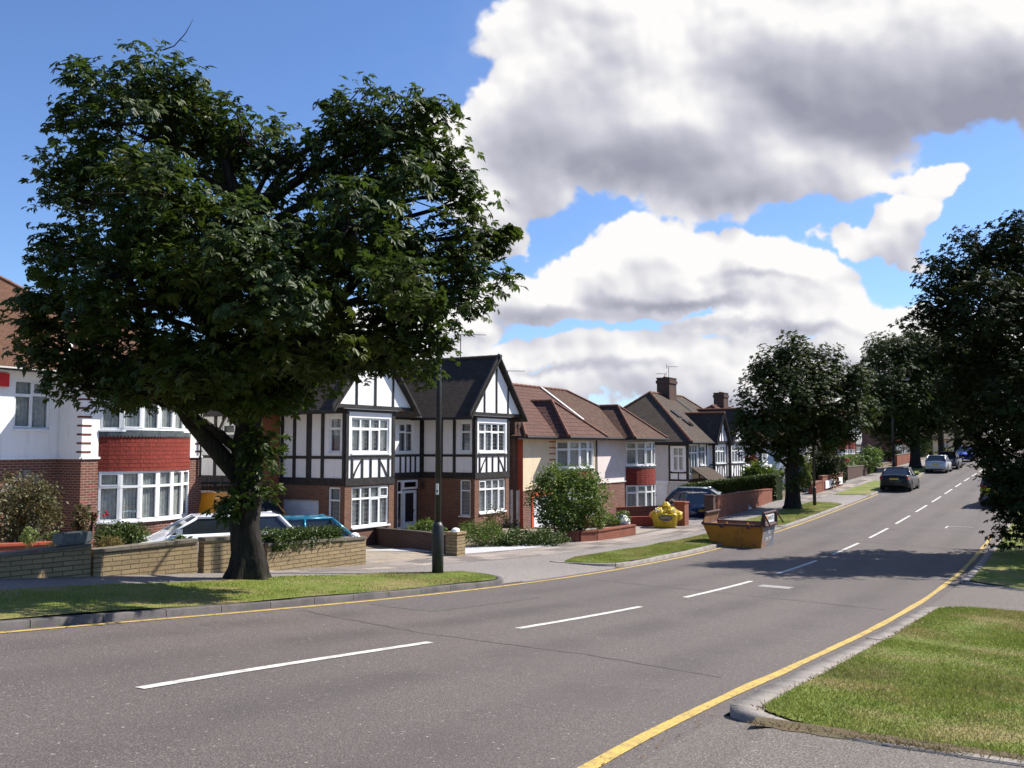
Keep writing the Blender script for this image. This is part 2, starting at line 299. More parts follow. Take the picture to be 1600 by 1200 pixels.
def glassmat(name, lead=None):
    m, nt, b = mat(name, (.03, .033, .036), .04, spec=.55)
    tr = nd(nt, 'ShaderNodeBsdfTransparent'); tr.inputs[0].default_value = (.72, .75, .74, 1)
    gl = nd(nt, 'ShaderNodeBsdfGlossy'); gl.inputs['Roughness'].default_value = .03; gl.inputs[0].default_value = (.9, .93, 1, 1)
    lw = nd(nt, 'ShaderNodeLayerWeight'); lw.inputs[0].default_value = .5; pw = nd(nt, 'ShaderNodeMath'); pw.operation = 'POWER'; pw.inputs[1].default_value = 4; nt.links.new(lw.outputs['Facing'], pw.inputs[0]); fr = nd(nt, 'ShaderNodeMath'); fr.operation = 'MULTIPLY_ADD'; fr.inputs[1].default_value = .75; fr.inputs[2].default_value = .06; nt.links.new(pw.outputs[0], fr.inputs[0])
    mx = nd(nt, 'ShaderNodeMixShader'); nt.links.new(fr.outputs[0], mx.inputs[0]); nt.links.new(tr.outputs[0], mx.inputs[1]); nt.links.new(gl.outputs[0], mx.inputs[2])
    o = mx.outputs[0]
    bump_n = nd(nt, 'ShaderNodeBump'); bump_n.inputs['Distance'].default_value = .004; nt.links.new(noise(nt, 1.6, 2), bump_n.inputs['Height']); nt.links.new(bump_n.outputs[0], gl.inputs['Normal'])
    if lead:
        br = nd(nt, 'ShaderNodeTexBrick'); br.offset = 0; s = uvsrc(nt); nt.links.new(s, br.inputs['Vector']); br.inputs['Scale'].default_value = 1
        br.inputs['Brick Width'].default_value = lead[0]; br.inputs['Row Height'].default_value = lead[1]; br.inputs['Mortar Size'].default_value = .008
        m2 = nd(nt, 'ShaderNodeMixShader'); nt.links.new(br.outputs['Fac'], m2.inputs[0]); nt.links.new(o, m2.inputs[1]); nt.links.new(b.outputs[0], m2.inputs[2])
        b.inputs['Base Color'].default_value = (.16, .16, .17, 1); b.inputs['Roughness'].default_value = .5; o = m2.outputs[0]
    nt.links.new(o, nt.nodes['Material Output'].inputs[0]); return m
M['glass'] = glassmat('window_glass'); M['leadglass'] = glassmat('leaded_glass', (.13, .16))

# ------------------------------------------------------------------ mesh helpers
def tag(o, label=None, cat=None, group=None, kind=None):
    if label: o['label'] = label
    if cat: o['category'] = cat
    if group: o['group'] = group
    if kind: o['kind'] = kind
    return o
def empty(name, loc, rz=0.0, label=None, cat=None, group=None):
    o = bpy.data.objects.new(name, None); COL.objects.link(o); o.location = loc; o.rotation_euler = (0, 0, rz); o.empty_display_size = .2
    return tag(o, label, cat, group)
class MB:
    def __init__(s): s.v = []; s.f = []; s.m = []
    def face(s, pts, mi=0):
        i = len(s.v); s.v += [tuple(p) for p in pts]; s.f.append(tuple(range(i, i + len(pts)))); s.m.append(mi)
    def ob(s, o, ax, ay, az, mi=0):       # box from corner o with edge vectors
        o = Vector(o); ax = Vector(ax); ay = Vector(ay); az = Vector(az); i = len(s.v)
        s.v += [tuple(o + ax * a + ay * b + az * c) for c in (0, 1) for b in (0, 1) for a in (0, 1)]
        fl = ((0, 2, 3, 1), (4, 5, 7, 6), (0, 1, 5, 4), (2, 6, 7, 3), (0, 4, 6, 2), (1, 3, 7, 5))
        if ax.cross(ay).dot(az) < 0: fl = tuple(t[::-1] for t in fl)
        for q in fl: s.f.append(tuple(i + k for k in q)); s.m.append(mi)
    def box(s, x0, x1, y0, y1, z0, z1, mi=0): s.ob((x0, y0, z0), (x1 - x0, 0, 0), (0, y1 - y0, 0), (0, 0, z1 - z0), mi)
    def sbox(s, p0, p1, u0, u1, d0, d1, z0, z1, mi=0):   # along the plan line p0-p1, d = outward
        d = Vector((p1[0] - p0[0], p1[1] - p0[1], 0)).normalized(); o = Vector((d.y, -d.x, 0))
        s.ob(Vector((p0[0], p0[1], 0)) + d * u0 + o * d0 + Vector((0, 0, z0)), d * (u1 - u0), o * (d1 - d0), (0, 0, z1 - z0), mi)
    def tube(s, pts, rs, n=8, mi=0, caps=True):
        pts = [Vector(p) for p in pts]; k = len(pts)
        if isinstance(rs, (int, float)): rs = [rs] * k
        i0 = len(s.v); ref = None
        for j, p in enumerate(pts):
            d = (pts[min(j + 1, k - 1)] - pts[max(j - 1, 0)]).normalized()
            if ref is None: ref = Vector((0, 0, 1)) if abs(d.z) < .9 else Vector((1, 0, 0))
            a = d.cross(ref).normalized(); b = d.cross(a); ref = -b if abs(d.dot(b)) < .5 else ref
            for q in range(n):
                t = 2 * math.pi * q / n; s.v.append(tuple(p + (a * math.cos(t) + b * math.sin(t)) * rs[j]))
        for j in range(k - 1):
            for q in range(n):
                a0 = i0 + j * n + q; a1 = i0 + j * n + (q + 1) % n
                s.f.append((a0, a1, a1 + n, a0 + n)); s.m.append(mi)
        if caps:
            s.f.append(tuple(i0 + q for q in range(n))[::-1]); s.m.append(mi)
            s.f.append(tuple(i0 + (k - 1) * n + q for q in range(n))); s.m.append(mi)
    def build(s, name, mats, parent=None, smooth=False, uv=True):
        me = bpy.data.meshes.new(name); me.from_pydata(s.v, [], s.f)
        for m in (mats if isinstance(mats, (list, tuple)) else [mats]): me.materials.append(m)
        me.polygons.foreach_set('material_index', s.m)
        if smooth: me.polygons.foreach_set('use_smooth', [True] * len(s.f))
        if uv and s.f:
            V = np.array(s.v, float); l = me.uv_layers.new(name='UVMap'); out = []
            for f in s.f:
                P = V[list(f)]; n = np.zeros(3)
                for a in range(len(f)): n += np.cross(P[a] - P[0], P[(a + 1) % len(f)] - P[0])
                ln = np.linalg.norm(n); n = n / ln if ln > 1e-12 else np.array([0, 0, 1.])
                u = np.array([1., 0, 0]) if abs(n[2]) > .93 else np.array([-n[1], n[0], 0]) / math.hypot(n[0], n[1])
                v = np.cross(n, u)
                if v[2] < -.01: v = -v; u = -u
                out.append(np.stack([P @ u, P @ v], 1))
            l.data.foreach_set('uv', np.concatenate(out).ravel())
        me.validate(); me.update()
        o = bpy.data.objects.new(name, me); COL.objects.link(o)
        if parent is not None: o.parent = parent
        return o
def mesh_np(name, V, F, m, parent=None, mi=None):
    me = bpy.data.meshes.new(name); nv = len(V); nf = len(F); k = F.shape[1]
    me.vertices.add(nv); me.vertices.foreach_set('co', V.astype(np.float32).ravel())
    me.loops.add(nf * k); me.loops.foreach_set('vertex_index', F.astype(np.int32).ravel())
    me.polygons.add(nf); me.polygons.foreach_set('loop_start', np.arange(0, nf * k, k, dtype=np.int32))
    me.polygons.foreach_set('loop_total', np.full(nf, k, dtype=np.int32))
    for q in (m if isinstance(m, (list, tuple)) else [m]): me.materials.append(q)
    if mi is not None: me.polygons.foreach_set('material_index', mi.astype(np.int32))
    me.update(calc_edges=True); o = bpy.data.objects.new(name, me); COL.objects.link(o)
    if parent is not None: o.parent = parent
    return o

# ------------------------------------------------------------------ ground materials
def m_asphalt(name, base, dark, spec=.35, tracks=False):
    m, nt, b = mat(name, base, .82, spec=spec)
    big = noise(nt, .35, 5, .6); mid = noise(nt, 3.2, 5, .7); fine = noise(nt, 85, 2, .7); vor = nd(nt, 'ShaderNodeTexVoronoi'); vor.inputs['Scale'].default_value = 62
    t = nd(nt, 'ShaderNodeTexCoord'); nt.links.new(t.outputs['Object'], vor.inputs['Vector'])
    c = mixc(nt, ramp(nt, big, (.3, .75)), base, dark)
    c = mixc(nt, ramp(nt, mid, (.45, .8, 0, .45)), c, tuple(x * 1.25 for x in base))
    c = mixc(nt, ramp(nt, fine, (.46, .64, 0, 1.0)), c, tuple(x * 2.7 for x in base))
    c = mixc(nt, ramp(nt, vor.outputs['Distance'], (.0, .34, .8, 0)), c, tuple(x * .3 for x in dark))
    if tracks:
        t2 = nd(nt, 'ShaderNodeTexCoord'); sp = nd(nt, 'ShaderNodeSeparateXYZ'); nt.links.new(t2.outputs['UV'], sp.inputs[0]); wv = None
        for n0 in (-2.75, -1.15, 1.0, 2.5):
            d = nd(nt, 'ShaderNodeMath'); d.operation = 'SUBTRACT'; d.inputs[1].default_value = n0; nt.links.new(sp.outputs[1], d.inputs[0]); e = nd(nt, 'ShaderNodeMath'); e.operation = 'ABSOLUTE'; nt.links.new(d.outputs[0], e.inputs[0]); r1 = ramp(nt, e.outputs[0], (.05, .55, 1, 0))
            if wv is None: wv = r1
            else: q = nd(nt, 'ShaderNodeMath'); q.operation = 'MAXIMUM'; nt.links.new(wv, q.inputs[0]); nt.links.new(r1, q.inputs[1]); wv = q.outputs[0]
        q = nd(nt, 'ShaderNodeMath'); q.operation = 'MULTIPLY'; nt.links.new(wv, q.inputs[0]); nt.links.new(ramp(nt, noise(nt, .8, 4, .6), (.3, .7, .1, .5)), q.inputs[1]); c = mixc(nt, q.outputs[0], c, tuple(x * .72 for x in dark))
        c = mixc(nt, ramp(nt, noise(nt, 1.1, 6, .75, dist=1.2), (.60, .70, 0, .35)), c, tuple(x * .55 for x in dark)); c = mixc(nt, ramp(nt, noise(nt, .16, 3, .5), (.45, .6, 0, .35)), c, tuple(x * 1.25 for x in base))
    sp2 = noise(nt, 30, 2, .5); c = mixc(nt, ramp(nt, sp2, (.69, .74, 0, .9)), c, (.36, .34, .31))
    nt.links.new(c, b.inputs['Base Color']); bump(nt, b, fine, .006, .8); return m
M['asphalt'] = m_asphalt('road_asphalt', (.074, .061, .0555), (.058, .049, .0445), tracks=True)
M['repair'] = m_asphalt('darker_repair_asphalt', (.068, .057, .053), (.056, .047, .044))
M['asphalt2'] = m_asphalt('worn_footway_asphalt', (.138, .122, .110), (.10, .089, .081))
M['asphalt3'] = m_asphalt('footway_tarmac', (.088, .075, .064), (.068, .058, .050))
M['tar'] = varmat('tar_seal', (.055, .048, .048), (.085, .074, .074), 6, .6)
M['patchm'] = m_asphalt('patch_asphalt', (.19, .18, .17), (.15, .14, .135))
def m_line(name, c, wear):
    m, nt, b = mat(name, c, .75); n = noise(nt, 7, 6, .75); n2 = noise(nt, 55, 3, .7)
    q = mixc(nt, ramp(nt, n, (.42, .68, 0, .8)), c, wear); q = mixc(nt, ramp(nt, n2, (.50, .62, 0, .85)), q, wear); nt.links.new(q, b.inputs['Base Color']); return m
M['wline'] = m_line('white_road_paint', (.62, .60, .54), (.26, .25, .24)); M['yline'] = m_line('yellow_road_paint', (.52, .36, .085), (.25, .185, .08))
M['kerb'] = varmat('kerb_stone', (.30, .265, .23), (.19, .165, .145), 3, .9, .01, 40)
M['kerbdark'] = varmat('old_granite_kerb', (.125, .11, .105), (.075, .068, .066), 3, .9, .01, 40)
def grasscol(nt):
    n = noise(nt, .75, 6, .68, coord='Object'); n2 = noise(nt, 3.3, 5, .7, coord='Object'); n3 = noise(nt, .35, 3, .5, coord='Object')
    c = mixc(nt, ramp(nt, n2, (.35, .7)), (.135, .185, .022), (.205, .23, .038))
    c = mixc(nt, ramp(nt, n, (.46, .64, 0, .85)), c, (.31, .235, .105))
    return mixc(nt, ramp(nt, n3, (.62, .72, 0, .5)), c, (.09, .06, .035))
def m_grass(name, blade):
    m, nt, b = mat(name, (.08, .12, .02), .7, spec=.2); c = grasscol(nt)
    if blade:
        g = nd(nt, 'ShaderNodeNewGeometry'); c = mixc(nt, ramp(nt, g.outputs['Random Per Island'], (.0, 1.0, 0, .6)), c, (.30, .33, .08))
        tr = nd(nt, 'ShaderNodeBsdfTranslucent'); nt.links.new(c, tr.inputs[0]); mx = nd(nt, 'ShaderNodeMixShader'); mx.inputs[0].default_value = .3
        nt.links.new(b.outputs[0], mx.inputs[1]); nt.links.new(tr.outputs[0], mx.inputs[2]); nt.links.new(mx.outputs[0], nt.nodes['Material Output'].inputs[0])
    else:
        c = mixc(nt, ramp(nt, noise(nt, 26, 3, .7), (.35, .75, 0, .6)), c, (.05, .055, .02)); bump(nt, b, noise(nt, 30, 4, .7), .03, .9)
    nt.links.new(c, b.inputs['Base Color']); return m
M['turf'] = m_grass('turf', False); M['blade'] = m_grass('grass_blade', True)
M['earth'] = varmat('garden_earth', (.12, .09, .06), (.20, .16, .11), 1.2, .95, .03, 20)
M['gravel'] = varmat('pale_gravel', (.52, .51, .51), (.36, .35, .35), 30, .95, .02, 60)
M['conc'] = varmat('drive_concrete', (.30, .25, .20), (.22, .19, .16), 2.2, .9, .004, 40)

def grid(name, srange, ds, nfun, nn, dz, m, kind='structure', zf=None, smooth=True):
    ss = np.linspace(srange[0], srange[1], max(2, int(round((srange[1] - srange[0]) / ds)) + 1)); V = []; F = []
    for s in ss:
        ns = nfun(s)
        for k in range(nn + 1):
            n = ns[0] + (ns[1] - ns[0]) * k / nn; p = G(s, n); 
            if zf: p.z = zf(s, n)
            V.append((p.x, p.y, p.z + (dz(s, n) if callable(dz) else dz)))
    w = nn + 1
    for i in range(len(ss) - 1):
        for k in range(nn): a = i * w + k; F.append((a + 1, a, a + w, a + w + 1))
    o = mesh_np(name, np.array(V), np.array(F), m); o.data.polygons.foreach_set('use_smooth', [True] * len(F))
    l = o.data.uv_layers.new(name='UVMap'); uv = []
    co = [(s, (nfun(s)[0] + (nfun(s)[1] - nfun(s)[0]) * k / nn)) for s in ss for k in range(nn + 1)]
    vi = np.array(F).ravel(); l.data.foreach_set('uv', np.array(co, float)[vi].ravel())
    return tag(o, kind=kind)
def base_ground():
    ss = np.r_[np.arange(-60, -12, 6), np.arange(-12, 110, 2), np.arange(110, 300, 12)]
    ns = [-400, -120, -50, -25, -15, -9.5, -6, -4.3, -4, 3.75, 4, 5.5, 7, 8.2, 9, 10, 11, 12, 13, 14.2, 18, 26, 45, 90, 180, 420]
    V = []; F = []
    for s in ss:
        for n in ns:
            p = G(s, n)
            zz = p.z - (.25 if -4.1 < n < 3.8 else .17 if -11.1 < n < 7.1 else .03)
            V.append((p.x, p.y, zz))
    w = len(ns)
    for i in range(len(ss) - 1):
        for k in range(w - 1): a = i * w + k; F.append((a + 1, a, a + w, a + w + 1))
    o = mesh_np('ground', np.array(V), np.array(F), M['earth']); tag(o, kind='structure')
base_ground()
KL, KR = 3.62, -3.98
grid('road', (-24, 190), 1, lambda s: (-3.945, KL + .05), 8, 0.0, M['asphalt'])
# centre dashes 4 m on, 2 m off
def paint(s0, s1, n0, n1, m, name, dz=.006, ds=.5):
    return grid(name, (s0, s1), ds, lambda s: (n0(s) if callable(n0) else n0, n1(s) if callable(n1) else n1), 1, dz, m)
def dashes():
    V = []; F = []
    for k in range(-3, 22):
        for j in range(4):
            a = 6 * k + j; b = a + 1; i = len(V)
            for (s, n) in ((a, -.055), (b, -.055), (b, .055), (a, .055)): p = G(s, n); V.append((p.x, p.y, p.z + .006))
            F.append((i, i + 1, i + 2, i + 3))
    tag(mesh_np('centre_line', np.array(V), np.array(F), M['wline']), kind='structure')
dashes()
def jit(n, w, seed):
    r_ = random.Random(seed); k = [r_.uniform(-w, w) for _ in range(400)]
    return lambda s: n + float(np.interp(s, np.arange(-50, 350), k))
paint(-20, 52.5, jit(3.40, .012, 1), jit(3.50, .012, 2), M['yline'], 'yellow_line'); paint(66, 72, 3.40, 3.50, M['yline'], 'yellow_line')
paint(-20, 33, jit(-3.78, .012, 3), jit(-3.67, .012, 4), M['yline'], 'yellow_line')
# parking bay tick marks, manhole patch, tar-sealed joints
paint(35.0, 35.9, -2.0, -1.94, M['wline'], 'bay_mark'); paint(35.84, 35.9, -2.9, -1.94, M['wline'], 'bay_mark', .0065); paint(44.6, 45.2, -2.0, -1.93, M['wline'], 'bay_mark')
paint(15.05, 15.5, -1.1, -.42, M['patchm'], 'manhole_patch')
paint(6.6, 9.8, 1.9, 3.1, M['repair'], 'road_repair', .0025); paint(19.2, 20.4, -3.5, -2.1, M['repair'], 'road_repair', .0025); paint(31.2, 34.2, .5, 2.2, M['repair'], 'road_repair', .0025)
def crack(pts, w, name='road_joint'):
    V = []; F = []; r_ = random.Random(len(pts) * 31 + int(w * 1e4)); P = []
    for (a, b) in zip(pts[:-1], pts[1:]):
        k = max(2, int(math.dist(a, b) / .22))
        for i in range(k): t = i / k; P.append((a[0] + (b[0] - a[0]) * t + r_.uniform(-.025, .025), a[1] + (b[1] - a[1]) * t + r_.uniform(-.025, .025)))
    for i, p in enumerate(P):
        q = P[min(i + 1, len(P) - 1)]; o = P[max(i - 1, 0)]; d = (q[0] - o[0], q[1] - o[1]); l = math.hypot(*d) + 1e-6; ww = w * r_.uniform(.25, 1.2)
        for sg in (-1, 1): g = G(p[0] - d[1] / l * ww * sg, p[1] + d[0] / l * ww * sg); V.append((g.x, g.y, g.z + .003))
        if i: F.append((2 * i - 2, 2 * i - 1, 2 * i + 1, 2 * i))
    tag(mesh_np(name, np.array(V), np.array(F), M['tar']), kind='structure')
crack([(5.2, 3.2), (4.6, .6), (4.6, -1.7), (4.2, -3.6)], .018)
crack([(13.6, 2.8), (13.4, .2), (13.0, -3.6)], .018)
crack([(33.2, 2.2), (33.6, -.2), (34.1, -3.6)], .03)
crack([(29.5, 3.2), (28.4, -.4), (27.6, -3.7)], .022)
crack([(28.4, -.4), (30.2, -.9), (31.0, -1.0)], .02)
crack([(40, 3.3), (40.8, .2)], .02); crack([(47, 3.2), (48, 0), (48.6, -2)], .022)
crack([(1.0, -4.6), (.2, -5.6), (-.9, -6.0), (-1.6, -7.2)], .007, 'footway_crack'); crack([(.6, -4.9), (-.6, -4.7), (-1.8, -5.2)], .006, 'footway_crack')
for (s0, s1, n0, n1) in ((6.6, 9.8, 1.9, 3.1), (31.2, 34.2, .5, 2.2), (19.2, 20.4, -3.5, -2.1)): crack([(s0, n0), (s1, n0), (s1, n1), (s0, n1), (s0, n0)], .012, 'repair_edge')
crack([(9, -1.2), (12, -.7)], .005, 'hairline_crack')
crack([(16, -4.6), (15.4, -6.2), (16.2, -8)], .008, 'footway_crack')

# verges with rounded noses, each with its kerb; crossings between them
def verge(s0, s1, inner, side, r0=1.3, r1=1.3, blades=0, seed=1, kw=.15, km='kerb', cut0=None):
    outer = (KL if side > 0 else KR)
    def rnd_(s):
        a = 0
        if r0 and s < s0 + r0: t = (s0 + r0 - s) / r0; a = 1 - math.sqrt(max(0, 1 - t * t))
        if r1 and s > s1 - r1: t = (s - s1 + r1) / r1; a = max(a, 1 - math.sqrt(max(0, 1 - t * t)))
        return a
    rr = 1.5
    def no(s): return outer + side * (kw + rnd_(s) * rr)
    def ni(s): return max(abs(inner(s)), abs(no(s)) + .02) * side
    ds = .25
    def dz(s, n):
        return .034 + .008 * math.sin(s * 1.7 + n) - .07 * max(0, 1 - (s - s0) / .12) ** 2 * (side < 0)
    if side > 0: grid('verge', (s0 + .05, s1 - .05), ds, lambda s: (no(s), ni(s)), 5, dz, M['turf'])
    else: grid('verge', (s0 + .05, s1 - .05), ds, lambda s: (ni(s), no(s)), 7, dz, M['turf'])
    # kerb stones: sweep along the outer edge and round the noses
    path = []
    if r0: path += [(s0 + .02, ni(s0) if side > 0 else ni(s0))]
    for s in np.arange(s0 + .03, s1, ds / 2 if (r0 or r1) else ds): path.append((s, no(s) - side * kw * .5))
    if r1: path += [(s1 - .02, ni(s1))]
    V = []; F = []; r_ = random.Random(seed); stone_h = [r_.uniform(-.007, .007) for _ in range(50)]; fine = []
    for i, p in enumerate(path):
        fine.append(p)
        if i % 7 == 6 and i + 1 < len(path): q = path[i + 1]; fine.append((p[0] + (q[0] - p[0]) * .08, p[1] + (q[1] - p[1]) * .08, 1))
    for i, p in enumerate(fine):
        q = fine[min(i + 1, len(fine) - 1)]; o = fine[max(i - 1, 0)]; d = (q[0] - o[0], q[1] - o[1]); l = math.hypot(*d) + 1e-6
        nx = (-d[1] / l, d[0] / l); h = .03 + stone_h[(i // 7) % 50]
        for (w_, z_) in ((-1, -.25), (-1, 0), (-.85, .015), (1, .015), (1, -.25)):
            g = C(p[0]); s_ = p[0] + nx[0] * w_ * kw / 2; n_ = p[1] + nx[1] * w_ * kw / 2
            gg = G(s_, n_); base = C(s_)[0][2] + ZC + (.05 if side > 0 else .042) + h
            V.append((gg.x, gg.y, base + z_))
        if i and len(p) < 3 or i == 0:
            a = 5 * (i - 1); b_ = 5 * i
            for k in range(4 if i else 0): F.append((a + k, a + k + 1, b_ + k + 1, b_ + k))
    tag(mesh_np('kerb', np.array(V), np.array(F), M[km]), kind='structure')
    if blades:
        rs = np.random.RandomState(seed); k = int(blades); S_ = rs.uniform(s0 + .1, s1 - .1, k); T_ = rs.uniform(0, 1, k); B = np.zeros((k, 3)); keep = np.ones(k, bool)
        tab_s = np.arange(s0, s1 + .2, .1); A0 = np.array([no(s) for s in tab_s]); A1 = np.array([ni(s) for s in tab_s])
        n0 = np.interp(S_, tab_s, A0); n1 = np.interp(S_, tab_s, A1); Nn = n0 + (n1 - n0) * T_
        cx = np.interp(S_, _q, _c[:, 0]); cy = np.interp(S_, _q, _c[:, 1]); cz = np.interp(S_, _q, _c[:, 2]); tx = np.interp(S_, _q, _t[:, 0]); ty = np.interp(S_, _q, _t[:, 1])
        B[:, 0] = cx - Nn * ty; B[:, 1] = cy + Nn * tx; B[:, 2] = cz + ZC + .07 + .034 + .008 * np.sin(S_ * 1.7 + Nn) - .004
        patch = np.sin(B[:, 0] * 1.9 + 1.3 * np.sin(B[:, 1] * 1.1)) * np.sin(B[:, 1] * 1.7 + np.sin(B[:, 0] * 2.3))
        hgt = rs.uniform(.012, .030, k) * (1 + .5 * patch); hgt[rs.rand(k) < .02] *= 1.8
        an = rs.uniform(0, 2 * np.pi, k); w = rs.uniform(.0022, .005, k) * (1 + .05 * np.hypot(B[:, 0], B[:, 1])); le = rs.normal(0, .55, (k, 2)) * hgt[:, None]
        dx = np.cos(an) * w; dy = np.sin(an) * w
        V = np.empty((k, 3, 3)); V[:, 0] = B; V[:, 1] = B; V[:, 0, 0] -= dx; V[:, 0, 1] -= dy; V[:, 1, 0] += dx; V[:, 1, 1] += dy
        V[:, 2] = B; V[:, 2, :2] += le; V[:, 2, 2] += hgt
        tag(mesh_np('grass', V.reshape(-1, 3), np.arange(3 * k).reshape(-1, 3), M['blade']), kind='stuff')
verge(-22, 12.1, lambda s: lerp_t(s, [-22, 4, 8, 10.5, 12.1], [6.9, 6.9, 6.6, 6.1, 5.2]), 1, 0, 1.2, 90000, 1, km='kerbdark')
verge(16.0, 29.5, lambda s: lerp_t(s, [16, 17.5, 20, 29], [4.9, 5.4, 5.4, 5.1]), 1, 1.0, 1.2, 50000, 2)
verge(31.5, 45.0, lambda s: lerp_t(s, [31, 34, 45], [5.2, 5.7, 5.5]), 1, 1.2, 1.2, 24000, 3)
verge(50.2, 63.5, lambda s: 5.5, 1, 1.4, 1.4, 0, 4)
verge(66.8, 82, lambda s: 5.3, 1, 1.4, 1.4, 0, 5); verge(86, 112, lambda s: 5.3, 1, 1.4, 1.4, 0, 6)
verge(1.65, 13.9, lambda s: lerp_t(s, [1.6, 2, 13.2, 13.9], [8.6, 9.2, 9.2, 9.2]), -1, .7, .9, 240000, 7, kw=.26)
verge(18.0, 62, lambda s: 8.8, -1, 1.0, 1.2, 60000, 8, kw=.2)
# grass tufts and weeds straggling over the near kerb edge
def weeds():
    rs = np.random.RandomState(5); V = []; 
    for k in range(4200):
        t = rs.rand()
        if t < .6: n = -4.25 - rs.rand() ** .8 * 4.6; s = 1.69 + rs.normal(0, .06) + .04 * math.sin(n * 5)
        else: s = rs.uniform(2.2, 13.0); n = -4.25 + rs.normal(0, .04)
        p = G(s, n, .04); an = rs.rand() * 6.28; l = rs.uniform(.015, .045); h = rs.uniform(.0, .035)
        V += [(p.x, p.y, p.z - .03), (p.x + math.cos(an) * .006, p.y + math.sin(an) * .006, p.z - .02), (p.x + math.cos(an + 1) * l, p.y + math.sin(an + 1) * l, p.z - .02 + h)]
    tag(mesh_np('edge_weeds', np.array(V), np.arange(len(V)).reshape(-1, 3), leafmat('dry_weed_blade', (.20, .11, .05), (.16, .14, .045), .2)), kind='stuff')
weeds()
def litter():
    rs = np.random.RandomState(9); V = []
    def leaf(p, l): an = rs.rand() * 6.28; c, s_ = math.cos(an) * l, math.sin(an) * l; V.extend([(p.x - c, p.y - s_, p.z + .008), (p.x + s_ * .5, p.y - c * .5, p.z + .012), (p.x + c, p.y + s_, p.z + .02)])
    for k in range(260): leaf(G(rs.uniform(-3, 14), 3.58 - abs(rs.normal(0, .18))), rs.uniform(.012, .035))
    for k in range(260): leaf(G(rs.uniform(-1, 20), -3.92 + abs(rs.normal(0, .12))), rs.uniform(.01, .03))
    for k in range(260): leaf(G(rs.uniform(3, 13), rs.uniform(4, 8), .02), rs.uniform(.015, .04))
    for k in range(160): leaf(G(rs.uniform(2, 13), rs.uniform(-9, -4.3), .035), rs.uniform(.012, .035))
    for k in range(110): leaf(G(rs.uniform(-3, 30), rs.uniform(-3.6, 3.4)), rs.uniform(.008, .018))
    tag(mesh_np('fallen_leaves', np.array(V), np.arange(len(V)).reshape(-1, 3), leafmat('dead_leaf', (.16, .09, .035), (.24, .17, .06), .15)), kind='stuff')
litter()
def edging():   # sunken edging stones along the side-road edge of the near verge
    m = MB(); r_ = random.Random(4); n = -5.6
    while n > -9:
        l = r_.uniform(.5, .8)
        if r_.random() < .8: a = G(1.6, n, .016); b = G(1.6, n - l, .016); d = (b - a); pr = Vector((-d.y, d.x, 0)).normalized() * .11; m.ob(a - pr * .5 - Vector((0, 0, .1)), d, pr, (0, 0, .1))
        n -= l + .12
    o = m.build('edging_stone', M['kerb']); tag(o, kind='structure')
edging()
def soil_edge():
    V = []; F = []; r_ = random.Random(8); ns = np.arange(-4.3, -9.2, -.12)
    for i, n in enumerate(ns):
        a = G(1.60 + r_.uniform(-.035, .03), n, .008); b = G(1.80, n, .038); V += [tuple(a), tuple(b)]
        if i: F.append((2 * i - 2, 2 * i - 1, 2 * i + 1, 2 * i))
    tag(mesh_np('soil_edge', np.array(V), np.array(F), varmat('dry_edge_soil', (.13, .095, .055), (.10, .085, .04), 9, .95, .02, 40)), kind='structure')
soil_edge()
# footways
grid('pavement', (-24, 130), .5, lambda s: (KL + .05, lerp_t(s, [0, 8, 12, 20, 24, 30, 130], [9.0, 8.6, 8.4, 8.2, 7.8, 7.4, 7.3])), 8, lambda s, n: .012 - (.066 if n < KL + .2 else .035 if n < KL + .8 else 0) * (0 if any(a <= s <= b for a, b in ((-22, 12), (16.1, 29.4), (31.6, 44.9), (50.3, 63.4), (66.9, 81.9), (86, 112))) else 1), M['asphalt2'])
grid('paving_slabs', (8.5, 31), .5, lambda s: (lerp_t(s, [8.5, 12, 13, 16, 31], [7.5, 6.6, 6.9, 6.5, 5.6]), lerp_t(s, [8, 12, 20, 24, 30], [8.5, 8.3, 8.1, 7.7, 7.3])), 2, .017, M['slab'])
grid('paving_slabs', (44, 66), .5, lambda s: (5.7, 6.6), 2, .017, M['slab'])
grid('side_road', (-18, 2.4), .4, lambda s: (-24, -4.45), 6, .004, M['asphalt3']); grid('side_road', (-18, 2.2), .4, lambda s: (-4.45, -3.952), 3, lambda s, n: (.004 - max(0, (n + 4.45) / .5) ** .8 * .066), M['asphalt3'])
grid('footway_crossing', (13.0, 18.9), .4, lambda s: (-24, KR + .02), 24, lambda s, n: .004 if n < -4.6 else -.06, M['asphalt3'])
grid('footway', (1.3, 62), 1, lambda s: (-11.2, -8.7), 3, .022, M['asphalt2'])
# front drives
grid('driveway', (12.3, 15.9), .4, lambda s: (8.0, 15), 8, .02, brickmat('crazy_paving', (.34, .27, .19), (.24, .21, .18), (.15, .13, .11), .6, .45, .02, off=.37, wob=.25, bd=.004))
grid('gravel_drive', (16.0, 20.8), .4, lambda s: (lerp_t(s, [16, 20.8], [8.15, 7.6]), lerp_t(s, [16, 18.2, 20.8], [12.5, 10.2, 8.4])), 6, .025, M['gravel'])
grid('driveway', (26.0, 29.2), .5, lambda s: (7.4, 15), 8, .02, M['conc']); grid('driveway', (30.7, 34), .5, lambda s: (7.3, 15), 8, .02, M['asphalt2'])
grid('driveway', (2, 12), .5, lambda s: (10.5, 16.5), 8, .02, M['conc'])

